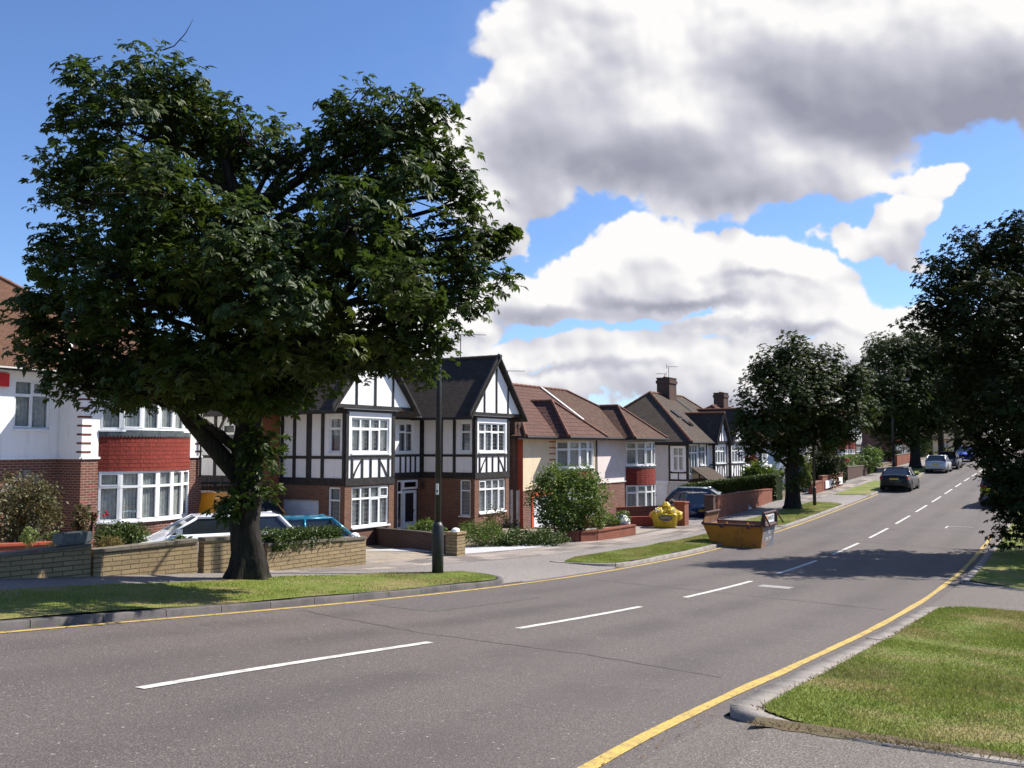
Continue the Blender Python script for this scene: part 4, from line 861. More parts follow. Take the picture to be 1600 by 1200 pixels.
# ------------------------------------------------------------------ house 3: semi-detached pair with hipped roofs
def house_three():
    h = house('cream_and_pink_semi', .49, 39.96, 32, -.2, 'semi-detached pair in cream and pinkish render with hipped red-brown roofs, behind the round garden tree')
    E_, B_ = 4.18, 1.8
    b1 = arc(3.0, 6.6, .75, 6); b2 = arc(10.8, 14.2, .8, 6)
    u1 = MB(); u2 = MB(); lo = MB()
    wall(u1, (0, 0), (3.0, 0), B_ - .05, E_); wall(u1, (6.6, 0), (7.2, 0), B_, E_); band(u1, b1, 3.95, E_ - .01)
    wall(u2, (7.2, 0), (10.8, 0), B_, E_); wall(u2, (14.2, 0), (14.8, 0), B_, E_); band(u2, b2, 3.99, E_ - .01); wall(u2, (14.8, 0), (14.8, 7), 0, E_)
    u2.sbox((7.2, 0), (10.8, 0), 0, 3.6, .001, .05, B_ + .001, B_ + .06)
    u1.build('cream_wall', M['cream'], h); u2.build('pink_wall', M['pink'], h)
    rw = MB(); wall(rw, (0, 7), (0, 0), 0, E_); rw.build('side_wall', M['redpaint'], h)
    wall(lo, (0, 0), (3.0, 0), 0, B_ - .05, [(.9, 2.9, 0, 1.45)]); wall(lo, (6.6, 0), (10.8, 0), 0, B_); wall(lo, (14.2, 0), (14.8, 0), 0, B_); band(lo, b1, 0, .2); band(lo, b2, 0, .2)
    lo.build('brick_wall', M['brick'], h)
    f = MB(); f.box(.72, .9, -.03, .05, 0, 1.5); f.box(2.9, 3.0, -.03, .05, 0, 1.5); f.box(.72, 3.0, -.032, .05, 1.45, 1.62); f.build('garage_frame', M['redframe'], h)
    garage(h, (0, 0), (3, 0), .9, 2.9, 0, 1.45, cols=2, rows=3)
    for i, (b, m_) in enumerate(((b1, 'x'), (b2, 'y'))):
        pts = arc(b[0][0] - .03, b[-1][0] + .03, .78 if i == 0 else .84, 12); t = MB(); band(t, pts, 1.6, 2.55); t.build('bay_tiles', M['tilehang'], h); l = MB(); band(l, pts, 2.52, 2.68, out=.015); l.build('bay_lead', M['lead'], h)
        windows(h, segw(b), .2, 1.6, .28, seed=40 + i, rec=0, fr=.07, curtain=.95); windows(h, segw(b), 2.68, 3.97, .3, seed=50 + i, rec=0, fr=.07, curtain=.8)
    for k in range(6): q = MB(); zz = 2.5 + k * .28; q.box(2.35, 2.95, -.014, .04, zz, zz + .06); q.build('quoin', M['quoin_red'], h, uv=False)
    r = MB(); A, B, Cn, D = (-.4, -.4, E_), (15.2, -.4, E_), (15.2, 7.3, E_), (-.4, 7.3, E_); P, Q = (4.5, 3.4, 6.85), (10.2, 3.4, 6.85); Mx = (7.3, 3.4, 6.85); M0 = (7.3, -.4, E_)
    rpoly(r, [A, M0, Mx, P], 0); rpoly(r, [M0, B, Q, Mx], 3); rpoly(r, [Cn, D, P, Q], 3); rpoly(r, [D, A, P], 0); rpoly(r, [B, Cn, Q], 3)
    for a, b in ((P, Q), (A, P), (B, Q)): ridgeline(r, a, b)
    crossroof(r, 2.35, 6.4, -1.05, 3.0, E_ - .003, 5.95, yap=1.0, mi=0); crossroof(r, 9.7, 14.2, -1.05, 3.1, E_ - .004, 6.0, yap=1.0, mi=3)
    rf = r.build('roof', [M['tile3'], M['gutter'], M['ridge3'], M['tile4']], h)
    v = MB(); a = Vector((7.3, 3.35, 6.88)); b = Vector((7.3, .8, 5.1)); v.ob(a, b - a, (.16, 0, 0), (0, 0, .04)); v.build('party_flashing', M['whiteflash'], rf)
    v = MB(); v.ob((5.2, -.05, 4.95), (.3, 0, 0), (0, .25, .23), (0, -.03, .05)); v.build('roof_vent', M['whiteflash'], rf)
    s = MB(); s.box(-.4, 15.2, -.4, 0, E_ - .15, E_ - .1); s.box(2.35, 6.4, -1.05, -.4, E_ - .16, E_ - .11); s.box(9.7, 14.2, -1.05, -.4, E_ - .16, E_ - .11); s.build('soffit', M['stonedress'], rf)
    gutters(h, [((-.4, -.46), (2.3, -.46)), ((2.35, -1.1), (6.4, -1.1)), ((6.4, -.46), (9.7, -.46)), ((9.7, -1.1), (14.2, -1.1)), ((14.2, -.46), (15.2, -.46))], E_ - .06)
    st = MB(); st.box(-.2, .35, .3, 1.2, 0.0, 5.0); st.box(-.12, .3, .4, 1.1, 5.0, 5.85); st.box(-.45, -.2, .5, 1.1, 0, 4.6); st.build('chimney', M['brick_dark'], h)
    aerial(h, (.3, 1.0, 5.6), 1.55, .8, -.9); a2 = aerial(h, (-.1, .2, 4.3), .35, .9, -2.4)
    pipe(h, [(7.2, -.05, E_), (7.2, -.05, 1)], .035); w2 = MB(); wall(w2, (14.8, 7), (0, 7), 0, E_); w2.build('rear_wall', M['pink'], h)
house_three()

def timber_front(h, x0, x1, y, E_, lo, seed, cols=4, gable=True, zr=None, tile='tile2', win=(.62, .93), depth=3.2, lowin=(.1, .75), bayout=.0):
    """one half-timbered front wing: brick ground floor, posts and braces, gable"""
    A = (x0, y); B = (x1, y); w = x1 - x0; up = MB(); br = MB(); tb = MB(); H_ = E_ - lo; uz0 = lo + H_ * .42; uz1 = lo + H_ * .9
    wall(up, A, B, lo, E_, [(w * .1, w * .9, uz0, uz1)]); wall(br, A, B, 0, lo, [(w * .12, w * .88, lo * lowin[0] + .2, lo * .88)])
    for (P, Q) in (((x0, y + depth), (x0, y)), ((x1, y), (x1, y + depth))): wall(up, P, Q, lo, E_); wall(br, P, Q, 0, lo); timbers(tb, P, Q, [(.07, lo, E_), (depth * .5, lo, E_), (depth - .07, lo, E_)], [(0, depth, lo - .1, lo + .08), (0, depth, uz0 - .14, uz0 - .05), (0, depth, E_ - .14, E_)])
    windows(h, [(A, B, w * .1, w * .9, cols)], uz0, uz1, .3, seed=seed, fr=.06); windows(h, [(A, B, w * .12, w * .88, cols)], lo * lowin[0] + .2, lo * .88, .3, seed=seed + 1, fr=.06)
    timbers(tb, A, B, [(.06, lo, E_, .12), (w - .06, lo, E_, .12)] + [(w * f, lo, uz0 - .1, .075) for f in (.2, .36, .5, .64, .8)], [(0, w, uz0 - .15, uz0 - .06), (0, w, lo - .1, lo + .08), (0, w, E_ - .13, E_)])
    brace(tb, A, B, w * .12, lo, w * .3, uz0 - .1, .07, -.04); brace(tb, A, B, w * .88, lo, w * .7, uz0 - .1, .07, .04)
    if gable:
        xm = (x0 + x1) / 2; hw = w / 2 + .15; g = MB(); g.face([(x0 - .1, y - .08, E_), (x1 + .1, y - .08, E_), (xm, y - .08, zr - .12)]); g.build('gable', M['white'], h)
        timbers(tb, (x0 - .1, y - .08), (x1 + .1, y - .08), [(hw * .6, E_, E_ + (zr - E_) * .52, .07), (hw - .05, E_, zr - .25, .08), (hw * 1.32, E_, E_ + (zr - E_) * .52, .07)], [(0, w + .2, E_ - .05, E_ + .09)])
        bgd = MB()
        for sg in (-1, 1): a = Vector((xm + sg * (hw + .12), y - .28, E_ - .15)); b = Vector((xm, y - .28, zr + .02)); bgd.ob(a, b - a, (0, .08, 0), (0, 0, .2))
        bgd.build('bargeboard', M['timber'], h)
    up.build('upper_wall', M['white'], h); br.build('brick_wall', M['brick_b'], h); tb.build('timber_framing', M['timber'], h)

def house_four():
    h = house('timbered_semi', 11.15, 57.0, 32, -.4, 'half-timbered pair with tall dark chimney and steep brown roof, left of the middle street tree')
    E_, lo = 4.2, 1.75
    timber_front(h, 4.0, 6.45, -.35, E_, lo, 60, zr=6.1, depth=1.4); timber_front(h, 7.3, 10.6, -.35, E_, lo, 62, zr=6.5, depth=1.4)
    up = MB(); br = MB(); tb = MB(); gr = MB(); A = (0, 0); B = (4.0, 0)
    wall(up, A, B, lo, E_, [(.25, 1.75, 2.2, 4.05), (2.2, 3.2, 2.7, 3.95)]); wall(br, A, B, 0, lo, [(1.0, 3.6, 0, 1.6)]); wall(up, (10.6, 0), (12.8, 0), lo, E_); wall(br, (10.6, 0), (12.8, 0), 0, lo); wall(up, (6.45, .0), (7.3, .0), lo, E_); wall(br, (6.45, 0), (7.3, 0), 0, lo)
    windows(h, [(A, B, .25, 1.75, 3)], 2.2, 4.05, .3, seed=64); windows(h, [(A, B, 2.2, 3.2, 2)], 2.7, 3.95, .3, seed=65)
    timbers(tb, A, B, [(.07, lo, E_), (2.0, lo, E_), (3.4, lo, E_)], [(0, 4, lo - .1, lo + .08), (1.8, 4, 2.5, 2.6), (0, 4, E_ - .13, E_)])
    F0 = (0, 8); F1 = (0, 0); wall(up, (0, 1.3), F1, lo - .1, E_, [(.3, 1.0, 2.35, 3.85)]); wall(gr, F0, (0, 1.3), 0, E_); wall(gr, (0, 1.3), F1, 0, lo - .1); windows(h, [((0, 1.3), F1, .3, 1.0, 2)], 2.35, 3.85, .35, seed=66)
    timbers(tb, (0, 1.3), F1, [(.05, lo, E_), (1.25, lo, E_), (.65, lo, 2.3, .06)], [(0, 1.3, lo - .05, lo + .08), (0, 1.3, 2.2, 2.32), (0, 1.3, E_ - .25, E_)]); timbers(tb, F0, (0, 1.3), [], [(0, 6.7, E_ - .2, E_)])
    garage(h, F0, F1, 5.0, 6.6, 0, 1.5, cols=3, rows=4, rec=-.03)
    gh = MB(); gh.sbox(F0, F1, 4.9, 6.7, .0, .12, 1.52, 1.72); gh.build('garage_lintel', M['whitepaint'], h)
    up.build('front_wall', M['white'], h); br.build('porch_wall', M['brick'], h); tb.build('timber_posts', M['timber'], h); gr.build('side_wall', M['grey_r'], h)
    pc = MB(); rpoly(pc, [(.5, -1.25, 1.75), (3.9, -1.25, 1.75), (3.9, 0, 2.6), (.5, 0, 2.6)]); p = pc.build('porch_roof', [M['tile5'], M['timber'], M['ridge2']], h)
    for x in (.6, 3.75): q = MB(); q.box(x, x + .14, -1.2, -1.06, 0, 1.7); q.build('porch_post', M['timber'], h)
    door(h, A, B, 2.0, 2.9, 0, 1.6, m='timber')
    r = MB(); hiproof(r, -.45, 13.2, -.45, 8.4, E_ + .002, 7.65, 3.4, 9.4, 4.0)
    crossroof(r, 3.75, 6.7, -.7, 3.2, E_ - .1, 6.2); crossroof(r, 7.05, 10.85, -.7, 3.2, E_ - .1, 6.6)
    rf = r.build('roof', [M['tile5'], M['timber'], M['ridge1']], h)
    for k in range(2): v = MB(); y0 = .9 + k * .75; z0 = E_ + (y0 + .45) * .775; v.ob((2.9 - k * .15, y0, z0 + .05), (.62, 0, 0), (0, .6, .465), (0, -.03, .05)); v.build('skylight', M['glass'] if 0 else M['doorglass'], rf)
    v = MB(); a = Vector((6.9, 3.9, 7.62)); b = Vector((6.9, .4, 4.95)); v.ob(a, b - a, (.1, 0, 0), (0, 0, .06)); v.build('party_flashing', M['lead'], rf)
    chimney(h, 6.2, 3.9, 6.6, 8.75, 1.35, .95, pots=3); aerial(h, (6.6, 3.9, 8.6), 1.1, .8, -.6); aerial(h, (5.8, 3.9, 8.6), .5, .7, 2.6)
    gutters(h, [((-.5, -.5), (3.7, -.5)), ((-.5, -.5), (-.5, 8)), ((10.9, -.5), (13.2, -.5))], E_ - .06)
    w2 = MB(); wall(w2, (12.8, 0), (12.8, 8), 0, E_); wall(w2, (12.8, 8), (0, 8), 0, E_); w2.build('rear_wall', M['grey_r'], h)
house_four()

def simple_semi(name, x, y, phi, z, W, label, wallm, tile, hh=(4.3, 7.6), bays=(.12, .4, .6, .88), tilebay=True, depth=8, chim=(.5,), sidem=None, group=None, seed=70, upm='white'):
    h = house(name, x, y, phi, z, label, group=group); E_, zr = hh; lo = E_ * .46; up = MB(); br = MB(); xs = [W * b for b in bays]
    us = [0] + xs + [W]
    for k in range(0, len(us), 2): wall(up, (us[k], 0), (us[k + 1], 0), lo, E_); wall(br, (us[k], 0), (us[k + 1], 0), 0, lo)
    sd_ = MB(); wall(sd_, (0, depth), (0, 0), 0, E_); wall(sd_, (W, 0), (W, depth), 0, E_); wall(sd_, (W, depth), (0, depth), 0, E_); sd_.build('side_wall', M[sidem or wallm], h)
    for k in range(0, len(xs), 2):
        b = arc(xs[k], xs[k + 1], .7, 6); t = MB()
        band(t, arc(xs[k] - .02, xs[k + 1] + .02, .73, 10), lo * .86, lo * 1.32); t.build('bay_tiles', M['tilehang'] if tilebay else M['white'], h); band(br, b, 0, .35); band(up, b, E_ - .2, E_ - .01)
        windows(h, segw(b), .35, lo * .86, .28, seed=seed + k, rec=0, fr=.08, curtain=.3); windows(h, segw(b), lo * 1.32, E_ - .2, .3, seed=seed + k + 1, rec=0, fr=.08, curtain=.3)
    up.build('upper_wall', M[upm], h); br.build('brick_wall', M['brick'], h)
    r = MB(); hiproof(r, -.4, W + .4, -.4, depth + .4, E_, zr, depth * .5, W - depth * .5, depth / 2)
    for k in range(0, len(xs), 2): crossroof(r, xs[k] - .3, xs[k + 1] + .3, -1.05, 3, E_ - .01, E_ + 1.6, yap=.9)
    r.build('roof', [M[tile], M['gutter'], M['ridge3']], h)
    for c in chim: chimney(h, W * c, depth / 2, zr - 1, zr + 1.1, 1.2, .9)
    gutters(h, [((-.4, -.46), (W + .4, -.46))], E_ - .06)
    return h
simple_semi('white_rendered_semi', 18.3, 70.6, 32, -.3, 12.5, 'white rendered semi-detached pair with brown chimney, mostly hidden behind the middle street tree', 'white', 'tile4', (4.3, 7.3), tilebay=False, seed=70)
simple_semi('white_rendered_semi', 25.6, 82.6, 32, .35, 8.0, 'small white rendered house beyond the middle street tree, beside the tall dark hedge', 'white', 'tile4', (4.2, 6.8), bays=(.3, .7), tilebay=False, seed=75, depth=6, chim=())
simple_semi('tile_hung_semi', 33.3, 92.2, 32, 1.3, 7.4, 'beige-flanked house with two red tile-hung bay fronts, seen between the middle and far street trees', 'beige', 'tile4', (4.9, 8.0), bays=(.06, .46, .54, .94), sidem='beige', seed=80, depth=7)
def house_seven():
    h = house('timbered_house', 38.0, 99.4, 32, 1.5, 'small half-timbered house beside the red tile-hung bays, behind the farthest lamp post')
    timber_front(h, .2, 3.8, 0, 4.7, 2.2, 90, zr=6.8, depth=6); r = MB(); crossroof(r, -.1, 4.1, -.4, 6.4, 4.6, 6.9); r.build('roof', [M['tile5'], M['timber'], M['ridge2']], h)
house_seven()
simple_semi('brick_fronted_semi', 50.2, 118.5, 32, 1.9, 8.5, 'distant brick bay-fronted house just right of the far street tree trunk', 'brick', 'tile4', (4.8, 8), bays=(.1, .45, .6, .9), seed=95, upm='cream')
def far_building():
    h = house('long_roofed_building', 62, 150, 75, 2.2, 'long low cream building with wide grey roof at the far end of the street')
    w = MB(); wall(w, (-4, 0), (22, 0), 0, 2.6, [(3, 5, .9, 2.1), (9, 11, .9, 2.1), (15, 17, .9, 2.1)]); wall(w, (-4, 9), (-4, 0), 0, 2.6); wall(w, (22, 0), (22, 9), 0, 2.6); wall(w, (22, 9), (-4, 9), 0, 2.6); w.build('wall', M['cream'], h)
    for k, x in enumerate((7, 13, 19)): windows(h, [((-4, 0), (22, 0), x - 4 + 0.0, x - 2.0, 3)], .9, 2.1, .3, seed=100 + k)
    r = MB(); hiproof(r, -4.6, 22.6, -.6, 9.6, 2.6, 6.9, -1, 19, 4.5, ridge=False); r.build('roof', [M['tile5'], M['gutter'], M['ridge2']], h)
far_building()

# ------------------------------------------------------------------ plants
M['leaf'] = leafmat('chestnut_leaf', (.030, .050, .008), (.055, .088, .012), .36, .5, .28, c3=(.125, .130, .018))
M['leaf2'] = leafmat('street_tree_leaf', (.034, .050, .010), (.056, .076, .014), .24, .6, .18)
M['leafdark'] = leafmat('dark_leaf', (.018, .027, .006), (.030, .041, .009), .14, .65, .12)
M['bushleaf'] = leafmat('shrub_leaf', (.085, .135, .022), (.14, .20, .034), .3, .5, .3)
M['hedgeleaf'] = leafmat('hedge_leaf', (.045, .075, .015), (.085, .12, .022), .25, .5, .3)
M['paleleaf'] = leafmat('pale_leaf', (.13, .17, .04), (.20, .24, .07), .3, .5, .3)
M['bronzeleaf'] = leafmat('bronze_tinged_leaf', (.05, .075, .018), (.17, .115, .05), .25, .5, .3)
M['goldleaf'] = leafmat('golden_conifer_leaf', (.14, .17, .02), (.20, .22, .03), .2, .6, .2)
M['redleaf'] = leafmat('dark_red_leaf', (.10, .02, .022), (.15, .035, .03), .25, .5, .3)
M['straw'] = leafmat('straw_stem', (.26, .19, .07), (.17, .15, .05), .2, .7, .2)
M['petal'] = leafmat('red_petal', (.5, .015, .03), (.42, .02, .06), .3, .6, .2); M['petalw'] = leafmat('pale_petal', (.6, .5, .48), (.55, .4, .45), .3, .6, .2)
def m_bark(name, a, b_):
    m, nt, b = mat(name, a, .95, spec=.15); t = nd(nt, 'ShaderNodeTexCoord'); mp = nd(nt, 'ShaderNodeMapping'); mp.inputs['Scale'].default_value = (9, 9, 1.4); nt.links.new(t.outputs['Object'], mp.inputs[0])
    n = noise(nt, 1.6, 6, .7, src=mp.outputs[0], dist=.6); c = mixc(nt, ramp(nt, n, (.35, .68)), a, b_); c = mixc(nt, ramp(nt, noise(nt, 1.5, 3), (.5, .75, 0, .5)), c, (.06, .07, .03)); nt.links.new(c, b.inputs['Base Color']); bump(nt, b, n, .04, 1.0); return m
M['bark'] = m_bark('rough_bark', (.017, .0145, .0125), (.042, .036, .030))
def rot_frames(N, rs, tilt, up=None):
    """orthonormal frames: normal n leaning from up by ~tilt, a in-plane direction"""
    n = rs.normal(0, tilt, (N, 3)); n[:, 2] = 1; 
    if up is not None: n[:, :2] += up[:, :2] * .9; n[:, 2] += up[:, 2] * .3
    n /= np.linalg.norm(n, axis=1)[:, None]; a = rs.normal(0, 1, (N, 3)); a -= n * (a * n).sum(1)[:, None]; a /= np.linalg.norm(a, axis=1)[:, None]
    return n, a, np.cross(n, a)
def palmate(P, rs, size, up=None, k=5, tilt=.45):
    """hand-shaped leaves: k folded leaflets drooping from one point"""
    N = len(P); n, a, b = rot_frames(N, rs, tilt, up); S = size * rs.uniform(.65, 1.25, N); V = np.empty((N, k, 4, 3)); sp = 2.1 if k > 3 else 1.4
    for j in range(k):
        t = (j - (k - 1) / 2) * sp / (k - 1) * 1.15; L = S * (1 - .22 * abs(j - (k - 1) / 2)) * rs.uniform(.85, 1.1, N); d = a * math.cos(t) + b * math.sin(t); w = -a * math.sin(t) + b * math.cos(t)
        dr = rs.uniform(.15, .55, N)[:, None]; L = L[:, None]; tip = P + d * L - n * L * dr; mid = P + d * L * .62 - n * L * dr * .35
        V[:, j, 0] = P + d * L * .06; V[:, j, 1] = mid + w * L * .20 + n * L * .03; V[:, j, 2] = tip; V[:, j, 3] = mid - w * L * .20 + n * L * .03
    V = V.reshape(-1, 3); q = np.arange(N * k)[:, None] * 4; F = np.concatenate([q + [0, 1, 2], q + [0, 2, 3]], 1).reshape(-1, 3); return V, F
def kites(P, rs, size, tilt=.9, asp=.3, up=None):
    N = len(P); n, a, b = rot_frames(N, rs, tilt, up); L = (size * rs.uniform(.6, 1.3, N))[:, None]; V = np.empty((N, 4, 3))
    V[:, 0] = P; V[:, 1] = P + a * L * .5 + b * L * asp + n * L * .06; V[:, 2] = P + a * L - n * L * .15; V[:, 3] = P + a * L * .5 - b * L * asp + n * L * .06
    V = V.reshape(-1, 3); q = np.arange(N)[:, None] * 4; F = np.concatenate([q + [0, 1, 2], q + [0, 2, 3]], 1).reshape(-1, 3); return V, F
def in_ball(rs, N, lo=0.0):
    d = rs.normal(0, 1, (N, 3)); d /= np.linalg.norm(d, axis=1)[:, None]; return d * (lo ** 3 + (1 - lo ** 3) * rs.rand(N))[:, None] ** (1 / 3.)
def tree(name, label, group, base, trunk, lobes, nleaf, size, leaf='leaf2', seed=1, palm=5, clump=.42, per=26, limb_r=.11, extra=None, flat=.75, lo=.45, cat='tree'):
    """trunk: [(x,y,z,r)] relative to base; lobes: [(cx,cy,cz,rx,ry,rz)] relative to base"""
    rs = np.random.RandomState(seed); r_ = random.Random(seed); root = empty(name, base, 0, label, cat, group)
    m = MB(); pts = [Vector(t[:3]) for t in trunk]; rad = [t[3] for t in trunk]; P = []; Rr = []
    for i in range(len(pts) - 1):
        for q in range(4): f = q / 4; P.append(pts[i].lerp(pts[i + 1], f) + Vector((r_.uniform(-.02, .02), r_.uniform(-.02, .02), 0)) * rad[i] * 2); Rr.append(rad[i] + (rad[i + 1] - rad[i]) * f)
    P.append(pts[-1]); Rr.append(rad[-1]); NN = 26; i0 = 0
    for j, (p, r0) in enumerate(zip(P, Rr)):
        fl = max(0, 1 - p.z / .9) ** 1.6
        for q in range(NN):
            t = 2 * math.pi * q / NN; rr = r0 * (1 + .10 * math.cos(5 * t + seed) * (.3 + fl) + .07 * math.sin(3 * t + 1.3 * p.z + seed) + .035 * math.sin(11 * t + 2.1 * p.z)) + r0 * fl * (.12 + .22 * max(0, math.cos(5 * t + seed)))
            m.v.append((p.x + rr * math.cos(t), p.y + rr * math.sin(t), p.z))
    for j in range(len(P) - 1):
        for q in range(NN): m.f.append((j * NN + q, j * NN + (q + 1) % NN, (j + 1) * NN + (q + 1) % NN, (j + 1) * NN + q)); m.m.append(0)
    m.build('trunk', M['bark'], root, smooth=True, uv=False)
    br = MB(); vol = [l[3] * l[4] * l[5] for l in lobes]; tot = sum(v ** .68 for v in vol); CP = []; CO = []
    for l, v in zip(lobes, vol):
        c = Vector(l[:3]); 
        cand = [p for p in P if p.z < c.z - .1 * l[5]] or [P[len(P) // 2]]; s = min(cand, key=lambda p: (p - c).length + abs(p.z - (c.z - 1.2 * (Vector((p.x - c.x, p.y - c.y, 0))).length)) * .5); j = P.index(s)
        mid = s.lerp(c, .5) + Vector((r_.uniform(-.2, .2), r_.uniform(-.2, .2), r_.uniform(.0, .35))); r0 = min(Rr[j] * .6, limb_r * (1 + .4 * (c - s).length / 3))
        br.tube([s, s.lerp(mid, .5) + Vector((0, 0, .08)), mid, c.lerp(mid, .35), c], [r0, r0 * .85, r0 * .7, r0 * .5, r0 * .35], 7)
        nc = max(3, int(nleaf / per * v ** .68 / tot)); q = in_ball(rs, nc, lo); q = q * np.array(l[3:6]) + np.array(l[:3]); CP.append(q); CO.append((q - np.array(l[:3])) / np.array(l[3:6]))
        for e in q[:: max(1, len(q) // 14)]:
            e = Vector(e); k = c.lerp(mid, r_.uniform(0, .6)); mm = k.lerp(e, .5) + Vector((r_.uniform(-.12, .12), r_.uniform(-.12, .12), r_.uniform(-.05, .2))); br.tube([k, mm, e], [r0 * .3, r0 * .2, .008], 5, caps=False)
    if extra:
        for t in extra: br.tube([Vector(p[:3]) for p in t], [p[3] for p in t], 10)
    br.build('branches', M['bark'], root, smooth=True, uv=False)
    CP = np.concatenate(CP); CO = np.concatenate(CO); reps = rs.poisson(per, len(CP)); idx = np.repeat(np.arange(len(CP)), reps); cs = clump * rs.uniform(.6, 1.35, len(CP))
    L = CP[idx] + in_ball(rs, len(idx)) * cs[idx][:, None] * np.array([1, 1, flat]); up = CO[idx]
    V, F = palmate(L, rs, size, up, palm) if palm else kites(L, rs, size, up=up); mesh_np('crown', V, F, M[leaf], root)
    return root
# lobes of a street tree given as (px, py, rx_px, rz_px, depth offset m) seen at distance D from the viewpoint, turned into metres
def lobes_at(base, D, L, dr=.95):
    o = []
    for (px, py, rx, rz, dy) in L:
        p = PX(px, py, D + dy) - Vector(base); k = (D + dy) / 1400.; o.append((p.x, p.y, p.z, rx * k, max(rx, rz) * k * dr, rz * k))
    return o
def left_tree():
    b = G(7.35, 6.75); b.z -= .02; D = b.y
    def q(px, py, r, dy=0): dy = dy - 2.4 * min(1, max(0, (690 - py) / 330)); p = PX(px, py, D + dy) - b; return (p.x, p.y, p.z, r)
    trunk = [(0, 0, -.15, .38), (0, 0, .15, .325), (.0, 0, .5, .28), q(383, 820, .26), q(386, 760, .265), q(384, 700, .26, .1), q(392, 620, .2, .2), q(398, 540, .17, .3), q(400, 450, .12, .4), q(385, 350, .12, .3), q(350, 250, .08, .2), q(300, 160, .04)]
    limbs = [[q(374, 745, .18), q(335, 700, .165, -.1), q(295, 655, .14, -.2), q(255, 590, .10, -.3), q(220, 500, .1, -.3), q(190, 400, .06, -.2), q(170, 300, .04)],
             [q(396, 610, .15, .1), q(450, 560, .13, -.2), q(520, 480, .10, -.5), q(590, 400, .06, -.6), q(620, 300, .03, -.5), q(640, 230, .015, -.4)],
             [q(395, 640, .13, .2), q(470, 610, .1, .6), q(560, 560, .08, 1.0), q(650, 500, .05, 1.2), q(730, 430, .03, 1.2)],
             [q(392, 600, .12, .3), q(330, 520, .1, .9), q(260, 440, .07, 1.4), q(150, 380, .04, 1.5)], [q(255, 78, .012), q(272, 72, .009), q(290, 52, .007), q(302, 30, .003)], [q(280, 62, .006), q(292, 66, .003)]]
    L = [(160, 142, 66, 48, -.3), (220, 122, 68, 44, .2), (290, 158, 66, 50, -.2), (130, 200, 50, 55, 0), (210, 210, 110, 90, -.5), (320, 200, 75, 70, .5), (380, 215, 65, 65, -.2), (422, 238, 50, 46, .6), (470, 262, 52, 50, -.2), (500, 228, 32, 34, .2), (130, 280, 65, 60, .3),
         (560, 190, 70, 60, .3), (620, 200, 75, 65, -.3), (675, 200, 50, 55, .1), (690, 265, 45, 55, 0), (590, 270, 90, 80, .6), (530, 240, 40, 50, .0), (640, 320, 90, 80, -.7), (710, 300, 38, 40, .1),
         (100, 310, 55, 45, -.3), (230, 320, 110, 90, -1.2), (330, 310, 110, 100, 1.6), (430, 360, 90, 84, -1.0), (500, 365, 80, 80, 1.3), (300, 400, 120, 90, .3), (150, 400, 80, 75, .8), (80, 400, 40, 45, -.2), (740, 310, 30, 35, 0),
         (430, 440, 110, 90, -1.6), (560, 420, 110, 95, -.4), (650, 430, 95, 85, .8), (730, 400, 60, 70, 0), (785, 365, 30, 28, 0), (770, 420, 32, 45, .2), (720, 465, 55, 40, -.3), (690, 520, 36, 40, 0), (640, 520, 60, 45, .2),
         (70, 460, 42, 40, -.2), (130, 490, 80, 60, .2), (220, 480, 100, 70, -1.0), (60, 530, 38, 28, .1), (110, 560, 60, 34, -.3), (190, 570, 75, 40, .3), (200, 615, 42, 22, 0), (310, 500, 90, 70, 1.2), (340, 570, 90, 60, -.6), (270, 590, 60, 40, 1.0),
         (420, 560, 90, 70, .6), (480, 520, 85, 70, -1.2), (560, 530, 80, 60, .9), (490, 590, 60, 34, -.3), (560, 558, 45, 28, 0), (615, 565, 42, 22, .3), (410, 625, 70, 32, .5), (330, 625, 55, 26, -.4), (670, 570, 26, 24, 0),
         (240, 310, 90, 70, -2.2), (340, 380, 110, 80, -2.6), (170, 430, 90, 60, -2.0), (420, 460, 110, 70, -2.8), (560, 350, 90, 70, -2.4), (640, 440, 80, 60, -2.6), (470, 545, 90, 40, -2.4), (330, 570, 100, 45, -2.2), (150, 590, 80, 30, -.5), (230, 605, 80, 30, -1.0), (330, 615, 90, 30, -.8), (420, 622, 70, 30, -1.2), (45, 500, 34, 26, -.3), (50, 470, 40, 26, 0), (80, 550, 50, 24, 0), (590, 545, 55, 30, -1), (660, 550, 40, 34, -.8), (250, 560, 100, 50, 0), (410, 590, 100, 50, 0), (405, 712, 30, 38, -.3), (408, 752, 26, 26, -.3), (428, 712, 12, 26, -.1), (395, 680, 24, 18, -.3), (385, 770, 26, 20, -.35), (356, 788, 16, 12, -.5), (358, 800, 12, 9, -.4)]
    L = [(a, b_, c, d, (e * .8 - 2.3 * min(1, max(0, (700 - b_) / 200)))) for a, b_, c, d, e in L]
    L = [(a, b_, c * 1.0, d, e) for a, b_, c, d, e in L]
    t = tree('chestnut_tree', 'big dark spreading horse chestnut on the grass verge at the left, with a forked trunk', 'trees along the street', b, trunk, lobes_at(b, D, L, 1.0), 29000, .16, 'leaf', 3, 5, .32, 20, .045, limbs, lo=.4)
left_tree()
